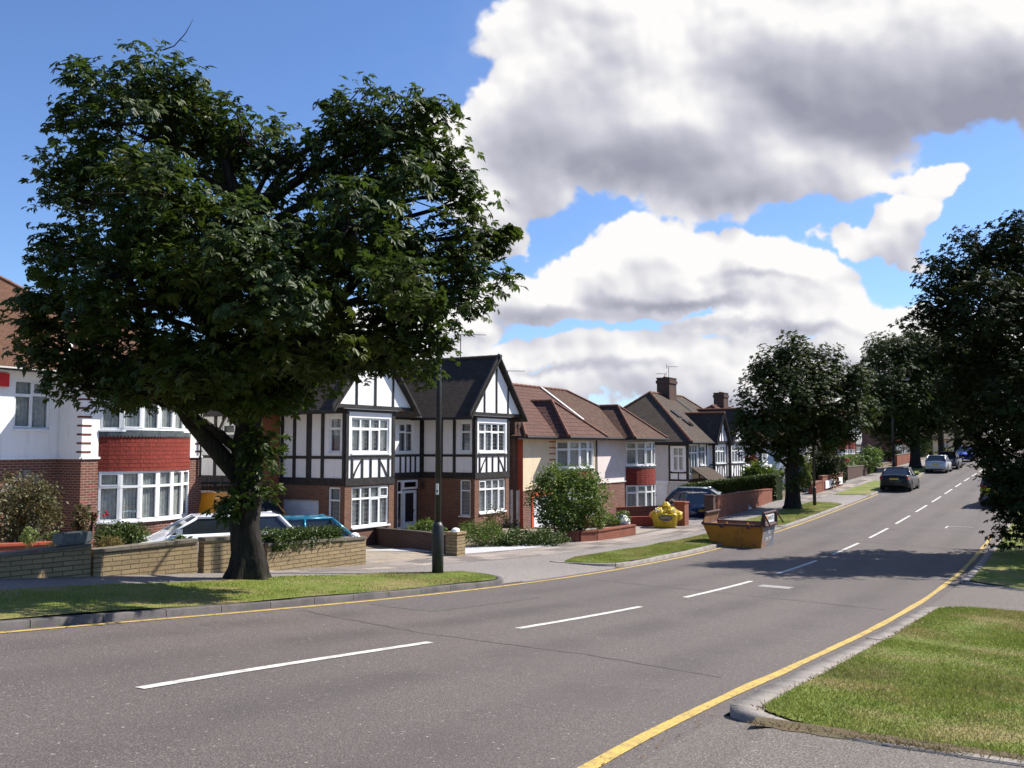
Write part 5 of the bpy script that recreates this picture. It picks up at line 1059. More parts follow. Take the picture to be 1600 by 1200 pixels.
def mid_tree():
    b = G(40.6, 5.35); b.z -= .02; D = b.y
    def q(px, py, r, dy=0): p = PX(px, py, D + dy) - b; return (p.x, p.y, p.z, r)
    L = [(1245, 548, 32, 26, 0), (1215, 570, 40, 30, .3), (1280, 575, 40, 34, -.3), (1190, 610, 38, 38, .5), (1240, 610, 60, 50, -1), (1300, 610, 48, 40, .6), (1335, 600, 26, 28, 0), (1345, 640, 22, 34, .2), (1320, 655, 38, 32, -.5), (1168, 655, 28, 26, 0), (1200, 670, 42, 32, -.8), (1250, 665, 55, 36, 1), (1290, 680, 40, 26, 0), (1180, 698, 22, 16, 0), (1240, 700, 34, 22, 0), (1180, 575, 14, 10, 0), (1243, 740, 11, 30, 0)]
    tree('street_tree', 'round bushy street tree on the verge just beyond the yellow skip', 'trees along the street', b, [(0, 0, -.1, .42), (0, 0, .2, .34), q(1238, 740, .31), q(1240, 690, .26), q(1242, 630, .18), q(1245, 570, .07)], lobes_at(b, D, L), 15000, .2, 'leaf2', 5, 5, .5, 24, .07)
mid_tree()
def far_tree():
    b = G(81, 5.2); b.z -= .02; D = b.y
    L = [(1390, 545, 40, 28, 0), (1430, 560, 45, 35, .5), (1370, 590, 30, 42, 0), (1400, 610, 50, 45, -1.5), (1450, 600, 50, 50, 1), (1375, 640, 28, 36, 0), (1420, 655, 50, 32, 0), (1465, 650, 38, 36, -.5), (1400, 680, 35, 20, 0), (1475, 580, 40, 50, 1), (1500, 620, 40, 60, 2), (1490, 540, 36, 34, 1), (1520, 570, 36, 50, 2), (1450, 535, 40, 30, 0), (1360, 640, 20, 30, 0)]
    tree('street_tree', 'tall dark street tree with a broad trunk beside the parked silver hatchback', 'trees along the street', b, [(0, 0, -.1, .52), (0, 0, .3, .42), (0, 0, 2.4, .38), (.1, 0, 4.5, .28), (.1, 0, 8, .1)], lobes_at(b, D, L), 22000, .36, 'leaf2', 6, 3, .8, 20, .07)
far_tree()
def right_tree():
    b = Vector((17.4, 27.7, G(27, -6.6).z)); D = 27.2
    L = [(1480, 425, 42, 40, 0), (1450, 455, 32, 34, .2), (1530, 395, 52, 36, .3), (1590, 370, 48, 32, -.3), (1560, 440, 80, 60, .8), (1500, 490, 50, 45, -.8), (1440, 505, 30, 26, 0), (1640, 400, 60, 70, .5), (1700, 440, 70, 80, 0), (1610, 520, 85, 80, -1.2), (1520, 560, 58, 60, .5), (1680, 560, 90, 90, 1), (1560, 640, 62, 60, -.6), (1640, 660, 80, 70, .3), (1535, 690, 34, 46, .2), (1580, 730, 52, 50, 0), (1650, 760, 70, 60, 0), (1565, 770, 24, 30, 0), (1572, 745, 26, 34, -.6), (1556, 735, 18, 22, .4), (1590, 810, 34, 34, -.2), (1650, 825, 60, 36, 0), (1720, 720, 80, 80, 0), (1765, 560, 80, 90, 0), (1740, 640, 80, 80, 2), (1570, 835, 16, 12, 0), (1560, 480, 70, 60, -2.2), (1600, 620, 80, 70, -2.4), (1620, 760, 60, 60, -1.6), (1500, 600, 40, 50, 1.5), (1545, 600, 50, 60, 2.2), (1870, 540, 110, 90, -4), (1900, 430, 110, 90, -3.5), (1820, 630, 90, 70, -3.5), (1960, 560, 100, 100, -4.5), (1620, 520, 90, 80, 0), (1640, 600, 90, 70, -1)]
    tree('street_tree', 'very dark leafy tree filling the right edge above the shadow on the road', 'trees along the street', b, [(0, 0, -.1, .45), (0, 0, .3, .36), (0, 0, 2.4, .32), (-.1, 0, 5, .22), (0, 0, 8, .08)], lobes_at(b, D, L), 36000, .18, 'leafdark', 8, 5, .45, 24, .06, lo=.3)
right_tree()
def generic_tree(label, base, h, r, seed, leaf='leafdark', n=2600, size=.5, group='distant trees at the end of the street', name='distant_tree', palm=3, tz=.3):
    r_ = random.Random(seed); L = []
    for k in range(9): a = k * 2.4; rr = r * .5 * (k % 3) / 2; L.append((rr * math.cos(a), rr * math.sin(a), h * (tz + .22 + .5 * k / 9) , r * r_.uniform(.42, .6), r * r_.uniform(.42, .6), h * r_.uniform(.13, .2)))
    return tree(name, label, group, base, [(0, 0, -.1, h * .035), (0, 0, h * .4, h * .028), (0, 0, h * .8, h * .012)], L, n, size, leaf, seed, palm, r * .22, 18, .1)
for i, (x, y, z, h, r, lb) in enumerate(((49.3, 106, 1.9, 10.5, 4.6, 'dark tree arching over the far pavement, left of the blue facing car'), (54.0, 113, 2.2, 11.5, 5.2, 'tall tree behind the blue facing car, over the far road'), (66, 133, 2.5, 13, 6.5, 'broad tree at the very end of the street behind the grey roof'), (79, 140, 2.6, 14, 7, 'large tree right of the grey roof at the end of the street'), (70, 100, 2.2, 11, 5, 'dark tree on the far right side of the road behind the blue facing car'))):
    generic_tree(lb, (x, y, z), h, r, 20 + i, n=4200, size=.5)
# shrubs, hedges and garden plants
def foliage(name, label, blobs, n, size, leaf, seed=1, group=None, cat='shrub', stems=0, lo=.3, per=14, cl=.35, asp=.3, box=None, parts=(), stemname='stem'):
    rs = np.random.RandomState(seed); c0 = Vector(blobs[0][:3]); z0 = min(b[2] - b[5] for b in blobs); base = Vector((c0.x, c0.y, z0)); root = empty(name, base, 0, label, cat, group)
    vol = [b[3] * b[4] * b[5] for b in blobs]; T = sum(vol); P = []
    for b, v in zip(blobs, vol):
        k = max(2, int(n / per * v / T)); q = in_ball(rs, k, lo) * np.array(b[3:6]) + np.array(b[:3]) - np.array(base); idx = np.repeat(np.arange(k), per); P.append(q[idx] + in_ball(rs, len(idx)) * cl * min(b[3:6]))
    P = np.concatenate(P); P = P[P[:, 2] > 0]
    V, F = kites(P, rs, size, asp=asp); mesh_np('foliage', V, F, M[leaf], root)
    if stems:
        m = MB(); r_ = random.Random(seed)
        for k in range(stems): b = blobs[k % len(blobs)]; e = Vector(b[:3]) - base + Vector((r_.uniform(-.5, .5) * b[3], r_.uniform(-.5, .5) * b[4], r_.uniform(-.2, .6) * b[5])); s = Vector((r_.uniform(-.1, .1), r_.uniform(-.1, .1), -.03)); m.tube([s, s.lerp(e, .5) + Vector((r_.uniform(-.1, .1), 0, .05)), e], [.035, .025, .008], 6)
        m.build(stemname, M['bark'], root, uv=False)
    return root
def hedge(name, label, path, h, w, n, size, leaf, seed=1, zoff=0, group=None):
    """clipped hedge following world points (x, y, ground z)"""
    rs = np.random.RandomState(seed); base = Vector(path[0]); root = empty(name, base, 0, label, 'hedge', group); P = []; core = MB(); segs = [(Vector(a), Vector(b)) for a, b in zip(path[:-1], path[1:])]; T = sum((b - a).length for a, b in segs)
    for a, b in segs:
        d = (b - a); L = d.length; k = int(n * L / T); t = rs.rand(k)[:, None]; pr = Vector((-d.y, d.x, 0)).normalized(); c = np.array(a) * (1 - t) + np.array(b) * t
        f = rs.rand(k); side = np.where(f < .36, -1., np.where(f < .7, 1., 0)); u = np.where(side == 0, rs.uniform(-1, 1, k), side * rs.uniform(.82, 1.05, k)) * w / 2; z = np.where(side == 0, h * rs.uniform(.94, 1.03, k), h * rs.uniform(0, 1.02, k))
        c = c + np.array(pr)[None] * u[:, None]; c[:, 2] += z; e = rs.rand(k) < .05; c[e, :] = (np.array(b) if rs.rand() < .5 else np.array(a)) + np.stack([rs.uniform(-w / 2, w / 2, e.sum()) * pr.x, rs.uniform(-w / 2, w / 2, e.sum()) * pr.y, rs.uniform(0, h, e.sum())], 1)
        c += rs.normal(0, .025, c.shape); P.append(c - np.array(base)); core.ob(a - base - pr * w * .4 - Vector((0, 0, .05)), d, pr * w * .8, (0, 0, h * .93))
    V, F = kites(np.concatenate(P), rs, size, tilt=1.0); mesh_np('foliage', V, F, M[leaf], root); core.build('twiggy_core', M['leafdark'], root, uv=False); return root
def B(px, py, D, rx, rz, ry=None): p = PX(px, py, D); k = D / 1400.; return (p.x, p.y, p.z, rx * k, (ry or rx) * k, rz * k)
foliage('garden_bush', 'large bronze-tinged bush in front of the arched porch, behind the stone wall', [B(40, 800, 20, 46, 45), B(20, 770, 20.3, 28, 34), B(60, 775, 19.8, 30, 34), B(75, 810, 19.6, 22, 35), B(10, 825, 19.5, 34, 40)], 6500, .075, 'bronzeleaf', 1, stems=7)
foliage('rose_bush', 'thin rose bush with red blooms beside the bow bay window', [B(132, 815, 20, 16, 28), B(120, 800, 20, 9, 12), B(146, 805, 20, 9, 16)], 900, .07, 'bronzeleaf', 2, stems=5)
foliage('rose_blooms', 'cluster of red roses at the foot of the bow bay window', [B(153, 806, 20, 9, 4), B(165, 802, 20.1, 4, 3)], 70, .05, 'petal', 3, cat='flower')
foliage('laurel_shrub', 'dense rounded green shrub under the bow bay window', [B(178, 836, 20.5, 30, 20), B(205, 836, 20.6, 24, 18), B(222, 842, 20.6, 12, 12)], 3200, .07, 'hedgeleaf', 4)
foliage('low_shrub', 'small bright green shrub behind the stone wall, in front of the white car', [B(285, 846, 18.3, 22, 8), B(270, 848, 18.3, 12, 6)], 700, .06, 'bushleaf', 5)
foliage('dry_grass_clump', 'clump of dry straw-coloured grass behind the stone wall', [B(170, 850, 18, 26, 10), B(95, 852, 18.5, 20, 8)], 900, .12, 'straw', 6, cat='plant', asp=.06)
foliage('white_flower_plant', 'pale flowering plant at the left in front of the bronze bush', [B(45, 840, 17.6, 14, 14), B(85, 838, 18.5, 10, 8)], 500, .06, 'paleleaf', 7, cat='plant')
foliage('round_garden_tree', 'round bright green garden tree in front of the cream rendered house', [B(890, 780, 31, 50, 40), B(850, 775, 31.3, 28, 28), B(925, 775, 30.8, 28, 34), B(870, 750, 31, 34, 24), B(910, 748, 31, 30, 22), B(880, 805, 30.6, 42, 26), B(925, 810, 31, 24, 22), B(895, 828, 31, 22, 22), B(860, 825, 30.6, 20, 20), B(835, 770, 31, 14, 12)], 13000, .1, 'bushleaf', 9, cat='tree', stems=9, lo=.5, stemname='branches', cl=.3)
tr = MB(); p0 = PX(914, 853, 30.6); tr.tube([p0 - Vector((0, 0, .15)), PX(908, 830, 30.7), PX(898, 800, 30.9)], [.075, .06, .04], 8); tag(tr.build('tree_trunk', M['bark'], smooth=True, uv=False), 'slender bare trunk rising under the round garden tree', 'tree trunk')
foliage('lavender_bush', 'feathery green bush beside the brick bay of the twin-gabled house', [B(740, 836, 28, 26, 20), B(765, 835, 28.2, 22, 22)], 3600, .09, 'bushleaf', 10, asp=.12)
foliage('dark_shrub', 'low dark spreading shrub beside the pale gravel drive', [B(810, 842, 28.6, 32, 16), B(850, 842, 28.8, 30, 15), B(785, 845, 28.2, 18, 14), B(878, 842, 29.4, 14, 12)], 5200, .075, 'hedgeleaf', 11)
foliage('fuchsia_bush', 'loose tall shrub with pale flowers against the brick bay', [B(775, 812, 30, 18, 22), B(800, 815, 31, 12, 14)], 800, .08, 'bronzeleaf', 12, stems=4)
foliage('porch_shrub', 'leafy shrub by the white front door of the twin-gabled house', [B(668, 826, 28.6, 18, 14), B(640, 830, 29, 12, 10), B(690, 832, 28.2, 12, 8)], 1400, .08, 'bushleaf', 13)
foliage('wall_plants', 'mixed plants behind the short brick garden wall', [B(950, 812, 32.5, 24, 9), B(975, 806, 32.8, 12, 9)], 1300, .08, 'bushleaf', 14, cat='plant')
foliage('cordyline_plants', 'spiky green cordyline leaves above the long clipped hedge', [B(1185, 742, 52, 16, 16), B(1205, 746, 52.5, 14, 14), B(1170, 748, 52, 10, 12)], 900, .6, 'bushleaf', 15, cat='plant', asp=.05)
foliage('red_leaved_bush', 'dark red rounded bush in front of the white rendered house', [B(1175, 718, 54, 11, 8)], 700, .13, 'redleaf', 16)
foliage('golden_conifer', 'narrow golden-green conifer right of the middle street tree trunk', [B(1256, 735, 51.5, 5.5, 24), B(1263, 733, 51.7, 5.5, 26), B(1260, 748, 51.5, 8, 14)], 2600, .09, 'goldleaf', 17, cat='conifer', lo=.6)
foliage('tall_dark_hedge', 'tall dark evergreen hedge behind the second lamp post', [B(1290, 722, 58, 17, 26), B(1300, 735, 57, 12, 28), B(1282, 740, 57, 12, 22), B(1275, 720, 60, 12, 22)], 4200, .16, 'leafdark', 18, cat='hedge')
foliage('garden_tree', 'loose yellow-green garden tree before the red tile-hung bays', [B(1362, 712, 72, 16, 14), B(1352, 720, 71, 12, 10), B(1372, 722, 70, 10, 8)], 2000, .18, 'bushleaf', 19, cat='tree', stems=4)
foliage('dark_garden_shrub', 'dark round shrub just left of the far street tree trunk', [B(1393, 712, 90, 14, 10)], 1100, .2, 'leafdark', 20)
foliage('pale_garden_shrub', 'pale flowering shrub above the brick wall before the far houses', [B(1350, 726, 70, 9, 5), B(1362, 724, 70, 7, 5)], 600, .14, 'paleleaf', 21)
foliage('light_green_tree', 'light green garden tree right of the far street tree trunk', [B(1438, 700, 104, 12, 14), B(1430, 712, 103, 10, 8), B(1445, 690, 105, 8, 10)], 1600, .3, 'paleleaf', 22, cat='tree', stems=4)
foliage('yellow_green_hedge', 'yellow-green hedge at the end of the street left of the blue facing car', [B(1478, 708, 122, 13, 6), B(1468, 710, 121, 10, 5)], 900, .3, 'goldleaf', 23, cat='hedge')
foliage('dark_red_flowers', 'red flowers in a front garden before the tile-hung bays', [B(1321, 718, 66, 3, 3), B(1395, 721, 80, 5, 2)], 60, .18, 'petal', 24, cat='flower')
# ------------------------------------------------------------------ boundary walls
def gwall(name, label, pts, tops, m, th=.22, cop='coping', ch=.06, cat='wall', ov=.03, group=None, parts=None, sink=.3):
    """garden wall through (s, n) points; tops = world z of the top at each point"""
    P = [G(*p) for p in pts]; base = P[0]; root = empty(name, base, 0, label, cat, group); w = MB(); c = MB()
    for i in range(len(P) - 1):
        a, b = P[i] - base, P[i + 1] - base; d = Vector((b.x - a.x, b.y - a.y, 0)); pr = Vector((-d.y, d.x, 0)).normalized() * th; ta, tb_ = tops[i] - base.z, tops[i + 1] - base.z
        A = [a - pr * .5, b - pr * .5, b + pr * .5, a + pr * .5]; lo = [Vector((v.x, v.y, v.z - sink)) for v in A]; hi = [Vector((A[k].x, A[k].y, (ta, tb_, tb_, ta)[k] - ch)) for k in range(4)]
        for k in range(4): w.face([lo[k], lo[(k + 1) % 4], hi[(k + 1) % 4], hi[k]])
        w.face(hi)
        if cop:
            n = max(1, int(d.length / .62)); q = pr.normalized() * (th / 2 + ov)
            for j in range(n):
                f0, f1 = j / n, (j + .985) / n; x0 = a + d * f0; x1 = a + d * f1; z0 = ta + (tb_ - ta) * f0 - ch; z1 = ta + (tb_ - ta) * f1 - ch; V = [x0 - q, x1 - q, x1 + q, x0 + q]; zz = (z0, z1, z1, z0)
                l_ = [Vector((V[k].x, V[k].y, zz[k])) for k in range(4)]; h_ = [v + Vector((0, 0, ch)) for v in l_]; c.face(h_); c.face(l_[::-1])
                for k in range(4): c.face([l_[k], l_[(k + 1) % 4], h_[(k + 1) % 4], h_[k]])
    w.build('wall_body', M[m], root)
    if cop: c.build('coping', M[cop], root)
    return root
z_ = lambda y, D: ZC - (y - 700) / 1400 * D
gwall('stone_wall', 'buff split-stone garden wall left of the big tree, in front of the white rendered house', [(0.5, 9.9), (4.0, 8.95), (5.45, 8.65)], [z_(862, 13.6), z_(864, 15.2), z_(848, 16.3)], 'stone')
gwall('stone_wall', 'buff stone wall section between the dark trough and the big tree trunk', [(5.5, 8.64), (7.35, 8.28)], [z_(857, 16.4), z_(843, 17.6)], 'stone')
gwall('stone_wall', 'short buff stone wall section hidden mostly by the big tree trunk', [(7.48, 8.26), (8.35, 8.12)], [z_(842, 17.7), z_(838, 18.4)], 'stone')
gwall('stone_wall', 'buff stone wall with clipped hedge on top, between the tree trunk and paved drive', [(8.75, 8.8), (8.85, 8.05), (10.3, 7.98), (11.7, 7.92)], [z_(848, 19.0), z_(848, 19.0), z_(843, 20.1), z_(839, 21.2)], 'stone')
gwall('side_wall', 'low brown garden wall running from the stone pier back towards the twin-gabled house', [(15.75, 8.3), (17.0, 10.3), (19.6, 14.2)], [z_(838, 24.6), z_(833, 26.5), z_(826, 31.0)], 'brick_dark', th=.2, ch=.05, cop='ridge2')
pr_ = MB(); g0 = G(15.6, 8.05); pr_.box(-.19, .19, -.19, .19, -.3, z_(838, 24) - g0.z); pr_.box(-.22, .22, -.22, .22, z_(838, 24) - g0.z + .001, z_(838, 24) - g0.z + .06); o = pr_.build('stone_pier', M['stone']); o.location = g0; o.rotation_euler = (0, 0, head(15.6)); tag(o, 'buff stone gate pier with white cap stone behind the nearest lamp post', 'gate pier')
def lump(name, p, r, m, label, cat, sq=.6, seed=1):
    me = MB(); n = 10; r_ = random.Random(seed); rings = []
    for i in range(6):
        a = math.pi / 2 * i / 5; rings.append([(r * math.cos(a) * math.cos(2 * math.pi * k / n) * r_.uniform(.85, 1.1), r * math.cos(a) * math.sin(2 * math.pi * k / n) * r_.uniform(.85, 1.1), r * sq * math.sin(a) * 1.3) for k in range(n)])
    for i in range(5):
        for k in range(n): me.face([rings[i][k], rings[i][(k + 1) % n], rings[i + 1][(k + 1) % n], rings[i + 1][k]])
    me.face(rings[0][::-1]); o = me.build(name, M[m], smooth=False, uv=False); o.location = p; return tag(o, label, cat)
lump('cap_stone', G(15.6, 8.05) + Vector((0, 0, z_(838, 24) - g0.z + .06)), .13, 'white', 'white painted cap stone on the stone pier behind the lamp post', 'cap stone')
lump('cap_stone', Vector((*G(11.45, 7.94)[:2], z_(839, 21.1) + .0)), .12, 'white', 'white cap stone on the right end of the hedge-topped stone wall', 'cap stone', seed=2)
pw = [G(s, 8.12) for s in (8.95, 10.2, 11.0)]; hedge('clipped_hedge', 'low clipped glossy hedge on top of the stone wall before the blue hatchback', [(p.x, p.y, z_(y, D) - .12) for p, y, D in zip(pw, (849, 845, 843), (19.1, 20, 20.6))], .36, .5, 4200, .06, 'hedgeleaf', 3)
def trough():
    m = MB(); o0 = G(5.2, 8.72); m.ob((-.26, -.13, 0), (.52, 0, 0), (0, .26, 0), (0, 0, .03)); m.ob((-.28, -.14, .03), (.56, 0, 0), (0, .03, 0), (0, 0, .17)); m.ob((-.28, .11, .03), (.56, 0, 0), (0, .03, 0), (0, 0, .17)); m.ob((-.28, -.11, .03), (.03, 0, 0), (0, .22, 0), (0, 0, .17)); m.ob((.25, -.11, .03), (.03, 0, 0), (0, .22, 0), (0, 0, .17)); m.ob((-.25, -.11, .1), (.5, 0, 0), (0, .22, 0), (0, 0, .05), 1)
    o = m.build('plant_trough', [M['lead'], M['earth']], uv=False); o.location = (o0.x, o0.y, z_(849, 16.15)); o.rotation_euler = (0, 0, head(5.2)); tag(o, 'dark grey plastic trough standing on the stone wall left of the step', 'trough')
trough()
gwall('edging_wall', 'low red-coped brick edging wall in the left garden behind the trough', [(5.2, 12.6), (7.2, 12.0)], [z_(849, 18.5), z_(845, 19.6)], 'brick_g', th=.15, cop='quoin_red', ch=.05)
gwall('edging_wall', 'low red-coped brick edging wall beside the white car', [(9.9, 12.4), (9.3, 9.3)], [z_(843, 21.5), z_(851, 19.0)], 'brick_g', th=.15, cop='quoin_red', ch=.05)
gwall('brick_wall', 'short curved red brick garden wall below the pinkish house front', [(21.9, 9.3), (22.3, 7.75), (23.0, 7.5), (25.8, 7.35)], [z_(832, 31), z_(828, 30.5), z_(827, 31), z_(820, 32.8)], 'brick_g', th=.2, cop='brick_g', ch=.05)
lump('white_sack', PX(972, 818, 33), .3, 'whitepaint', 'white plastic sack lying on the short brick garden wall', 'sack', sq=.85, seed=5)
gwall('low_red_wall', 'low red painted wall in front of the pinkish house bay', [(31.5, 12.6), (28.9, 10.2), (30.3, 8.0)], [z_(801, 43), z_(802, 39.5), z_(803, 38.5)], 'redpaint', th=.2, cop=None, ch=.0)
def pier(s, n, h, w, m, label, name='brick_pier'):
    q = MB(); q.box(-w / 2, w / 2, -w / 2, w / 2, -.4, h); q.box(-w / 2 - .03, w / 2 + .03, -w / 2 - .03, w / 2 + .03, h + .001, h + .06); o = q.build(name, M[m]); o.location = G(s, n); o.rotation_euler = (0, 0, head(s)); return tag(o, label, 'gate pier')
pier(30.5, 7.3, .92, .45, 'brick_g', 'red brick gate pier right of the yellow rubbish bag')
pier(33.9, 7.25, 1.0, .4, 'brick_dark', 'dark shaded gate pier at the left end of the long red brick wall')
gwall('red_brick_wall', 'long orange-red brick front wall beyond the skip, partly in tree shade', [(34.2, 7.15), (38.4, 7.2), (44.2, 7.5)], [z_(776, 39.9), z_(769, 43.6), z_(765, 48.5)], 'brick_g', cop='brick_g', ch=.05)
gwall('red_brick_wall', 'low dividing brick wall behind the navy car', [(35.5, 12.5), (36.3, 7.6)], [z_(792, 44.5), z_(788, 41.9)], 'brick_g', cop='brick_g', ch=.05)
a_ = G(45.3, 7.3); b_ = G(46.4, 13.2); hedge('boundary_hedge', 'long clipped hedge sloping down from the pavement to the half-timbered pair', [(a_.x, a_.y, a_.z), (b_.x, b_.y, b_.z + .1)], 1.45, .9, 15000, .1, 'hedgeleaf', 7)
gwall('panel_wall', 'low brick wall with white painted panels beyond the second lamp post', [(50.0, 6.75), (52.3, 6.7)], [z_(758, 53), z_(752, 55)], 'brick_g', cop='ridge3', th=.24)
gwall('panel_wall', 'brick wall section with long white panel right of the second lamp post', [(52.4, 6.7), (56.0, 6.68), (58.2, 6.7)], [z_(745, 55.3), z_(742, 58.4), z_(739, 60)], 'brick_g', cop='ridge3', th=.24)
_pw = [o for o in COL.objects if o.name.startswith('panel_wall')][-1]
for (s0, s1, za, zb) in ((52.9, 55.6, .15, .62), (56.6, 57.8, .15, .62)):
    q = MB(); p = G(s0, 6.55) - _pw.location; e = G(s1, 6.55) - _pw.location; q.ob(p + Vector((0, 0, za)), e - p, Vector((.03, -.02, 0)), (0, 0, zb - za)); q.build('white_panel', M['white'], _pw, uv=False)
hedge('front_hedge', 'dark squared hedge left of the garden gap before the far houses', [tuple(G(58.4, 7.6)), tuple(G(61.5, 7.6))], 1.7, 1.2, 2200, .14, 'leafdark', 8)
gwall('brick_wall', 'dark brick front wall under a flat-topped hedge before the tile-hung bays', [(63.5, 7.4), (70.5, 7.3)], [z_(731, 64), z_(728, 71)], 'brick_dark', cop='coping')
hedge('front_hedge', 'flat-topped bright hedge behind the dark brick front wall', [tuple(G(62, 8.3)), tuple(G(70.5, 8.1))], 1.55, .9, 3600, .14, 'bushleaf', 9)
hedge('front_hedge', 'dark clipped hedge block beside the farthest lamp post', [tuple(G(71.3, 7.8)), tuple(G(74.5, 7.7))], 1.5, 1.1, 2200, .14, 'hedgeleaf', 10)
gwall('brick_wall', 'distant low red brick wall right of the far street tree', [(86, 7.7), (97, 7.8)], [z_(712, 88), z_(707, 98)], 'brick_g', cop='coping')
def gate_fence():
    rt = empty('side_gate', (-.15, 38.9, -.2), R(52), 'weathered white board side gate between the two nearest semi fronts', 'gate')
    rt.location = (.05, 40.0, -.15); rt.rotation_euler = (0, 0, R(12)); rt['label'] = 'tall weathered white board gate right of the twin-gabled house'
    for k in range(6): q = MB(); q.box(-.25 + k * .13, -.14 + k * .13, -.012, .012, 0, 1.72 + .03 * math.sin(k * 2)); q.build('board', M['fence'], rt, uv=False)
    for z in (.35, 1.4): q = MB(); q.box(-.25, .53, .013, .05, z, z + .09); q.build('rail', M['fence'], rt, uv=False)
gate_fence()
def bin_gate():
    rt = empty('passage_gate', (0, 0, 0), 0, 'black iron passage gate between the rendered house and the twin-gabled house', 'gate'); p = PX(331, 800, 31.0); rt.location = (p.x, p.y, ZC - 3.3); rt.rotation_euler = (0, 0, R(20))
    q = MB(); q.box(-.7, .7, -.02, .02, 2.0, 2.1); q.box(-.7, .7, -.02, .02, .1, .16)
    for k in range(12): q.box(-.7 + k * .125, -.67 + k * .125, -.012, .012, .0, 2.3 if k % 4 == 0 else 2.05)
    q.build('railing', M['gutter'], rt, uv=False); q = MB(); q.box(-.7, .7, .3, .34, 0, 1.95); q.build('screen', M['brick_dark'], rt)
bin_gate()

# ------------------------------------------------------------------ vehicles
def paintmat(name, c, metal=0.0, rough=.3): return mat(name, c, rough, spec=.5 if max(c) > .05 else .25, metal=metal, coat=.9 if max(c) > .05 else .35)[0]
M['cglass'] = mat('car_glass', (.018, .022, .026), .04, spec=.9)[0]
M['tyre'] = mat('tyre_rubber', (.018, .018, .019), .85)[0]; M['alloy'] = mat('alloy_rim', (.5, .5, .52), .3, metal=.9)[0]; M['bplastic'] = mat('black_plastic', (.02, .02, .022), .55)[0]
M['lampred'] = mat('red_lamp_lens', (.42, .012, .012), .15, spec=.7, coat=.6)[0]; M['lampclear'] = mat('clear_lamp_lens', (.6, .62, .65), .1, spec=.8, metal=.4)[0]; M['lampamber'] = mat('amber_lens', (.8, .28, .02), .2, spec=.7)[0]
M['plate_y'] = mat('yellow_number_plate', (.62, .42, .03), .5)[0]; M['plate_w'] = mat('white_number_plate', (.7, .7, .68), .5)[0]; M['chev'] = mat('fluorescent_yellow', (.65, .62, .03), .5)[0]
def car(name, label, pos, hd, col, L=4.3, W=1.76, H=1.42, style='hatch', cat='car', group=None, metal=0.0, belt=.92, rails=False, boot=None, rimc='alloy', wheels=.31, trim=None):
    root = empty(name, pos, hd, label, cat, group); P = paintmat(name + '_paint', col, metal); hl = L / 2; r = wheels; xf = hl - .84; xr = -hl + .76
    sh = {'hatch': dict(nose=.70, bon=.90, cowl=.34 * L / 2 + .18, wtop=.05, rtop=-hl + .62, rbase=-hl + .12, tail=.93),
          'saloon': dict(nose=.66, bon=.88, cowl=.80, wtop=.12, rtop=-.98, rbase=-hl + .62, tail=.98),
          'estate': dict(nose=.70, bon=.90, cowl=.85, wtop=.2, rtop=-hl + .45, rbase=-hl + .12, tail=.93),
          'van': dict(nose=.86, bon=1.05, cowl=1.15, wtop=.55, rtop=-hl + .08, rbase=-hl + .02, tail=1.05)}[style]
    if style == 'van': belt = 1.08
    ws = W / 2; X = sorted(set(list(np.linspace(-hl, hl, 31)) + [xf + r * 1.16 * math.cos(a) for a in np.linspace(0, math.pi, 11)] + [xr + r * 1.16 * math.cos(a) for a in np.linspace(0, math.pi, 11)] + [sh['cowl'], hl - .06, -hl + .05])); V = []; F = []; rows = []
    for x in X:
        d = abs(x) / hl; w = ws * (1 - .10 * max(0, (d - .62) / .38) ** 2 - .12 * max(0, (d - .93) / .07) ** 2)
        top = np.interp(x, [-hl, -hl + .05, -hl + .3, sh['rbase'] if style == 'saloon' else -hl + .35, sh['cowl'], sh['cowl'] + .3, hl - .35, hl - .06, hl], [sh['tail'] - .25, sh['tail'] - .03, sh['tail'], max(belt, sh['tail']) if style == 'saloon' else belt + .02, belt, sh['bon'], sh['nose'] + .08, sh['nose'] - .04, sh['nose'] - .22]) if True else 0
        zb = .2 if d < .93 else .26; za = zb
        for xc in (xf, xr):
            q = (r * 1.14) ** 2 - (x - xc) ** 2
            if q > 0: za = max(za, r + math.sqrt(q))
        za = min(za, top - .12); m1 = max(za + .01, .46); m2 = max(m1 + .01, top - .13)
        rows.append([(0, zb), (w * .72, zb), (w * .76, za), (w * .985, za), (w, max(m1, za + .02)), (w * .985, m2), (w * .93, top - .02), (w * .80, top + .0), (0, top + .035)])
    k = 9
    for x, rw in zip(X, rows):
        for (y, z) in rw: V.append((x, y, z))
        for (y, z) in rw[1:-1][::-1]: V.append((x, -y, z))
    n = 2 * k - 2
    def ring(i): return [i * n + j for j in range(n)]
    for i in range(len(X) - 1):
        a, b = ring(i), ring(i + 1)
        for j in range(n): F.append((a[j], a[(j + 1) % n], b[(j + 1) % n], b[j]))
    F.append(tuple(ring(0))[::-1]); F.append(tuple(ring(len(X) - 1)))
    me = bpy.data.meshes.new('body'); me.from_pydata(V, [], F); me.materials.append(P); me.materials.append(M['bplastic'])
    for p in me.polygons:
        p.use_smooth = True; zc = sum(V[v][2] for v in p.vertices) / len(p.vertices)
        if p.normal.z < -.5 or zc < .28: p.material_index = 1
    me.validate(); body = bpy.data.objects.new('body', me); COL.objects.link(body); body.parent = root
    # greenhouse
    wb = ws * .90; wt = ws * .70; zb = belt - .02; c, wtp, rt, rb = sh['cowl'], sh['wtop'], sh['rtop'], sh['rbase']; zt = H - .05
    def S(x, z, sgn):
        f = (z - zb) / (zt - zb); return (x, sgn * (wb + (wt - wb) * f), z)
    A = {s_: (S(c, zb, s_), S(wtp, zt, s_), S(rt, zt, s_), S(rb, zb if style != 'saloon' else zb + .04, s_)) for s_ in (1, -1)}
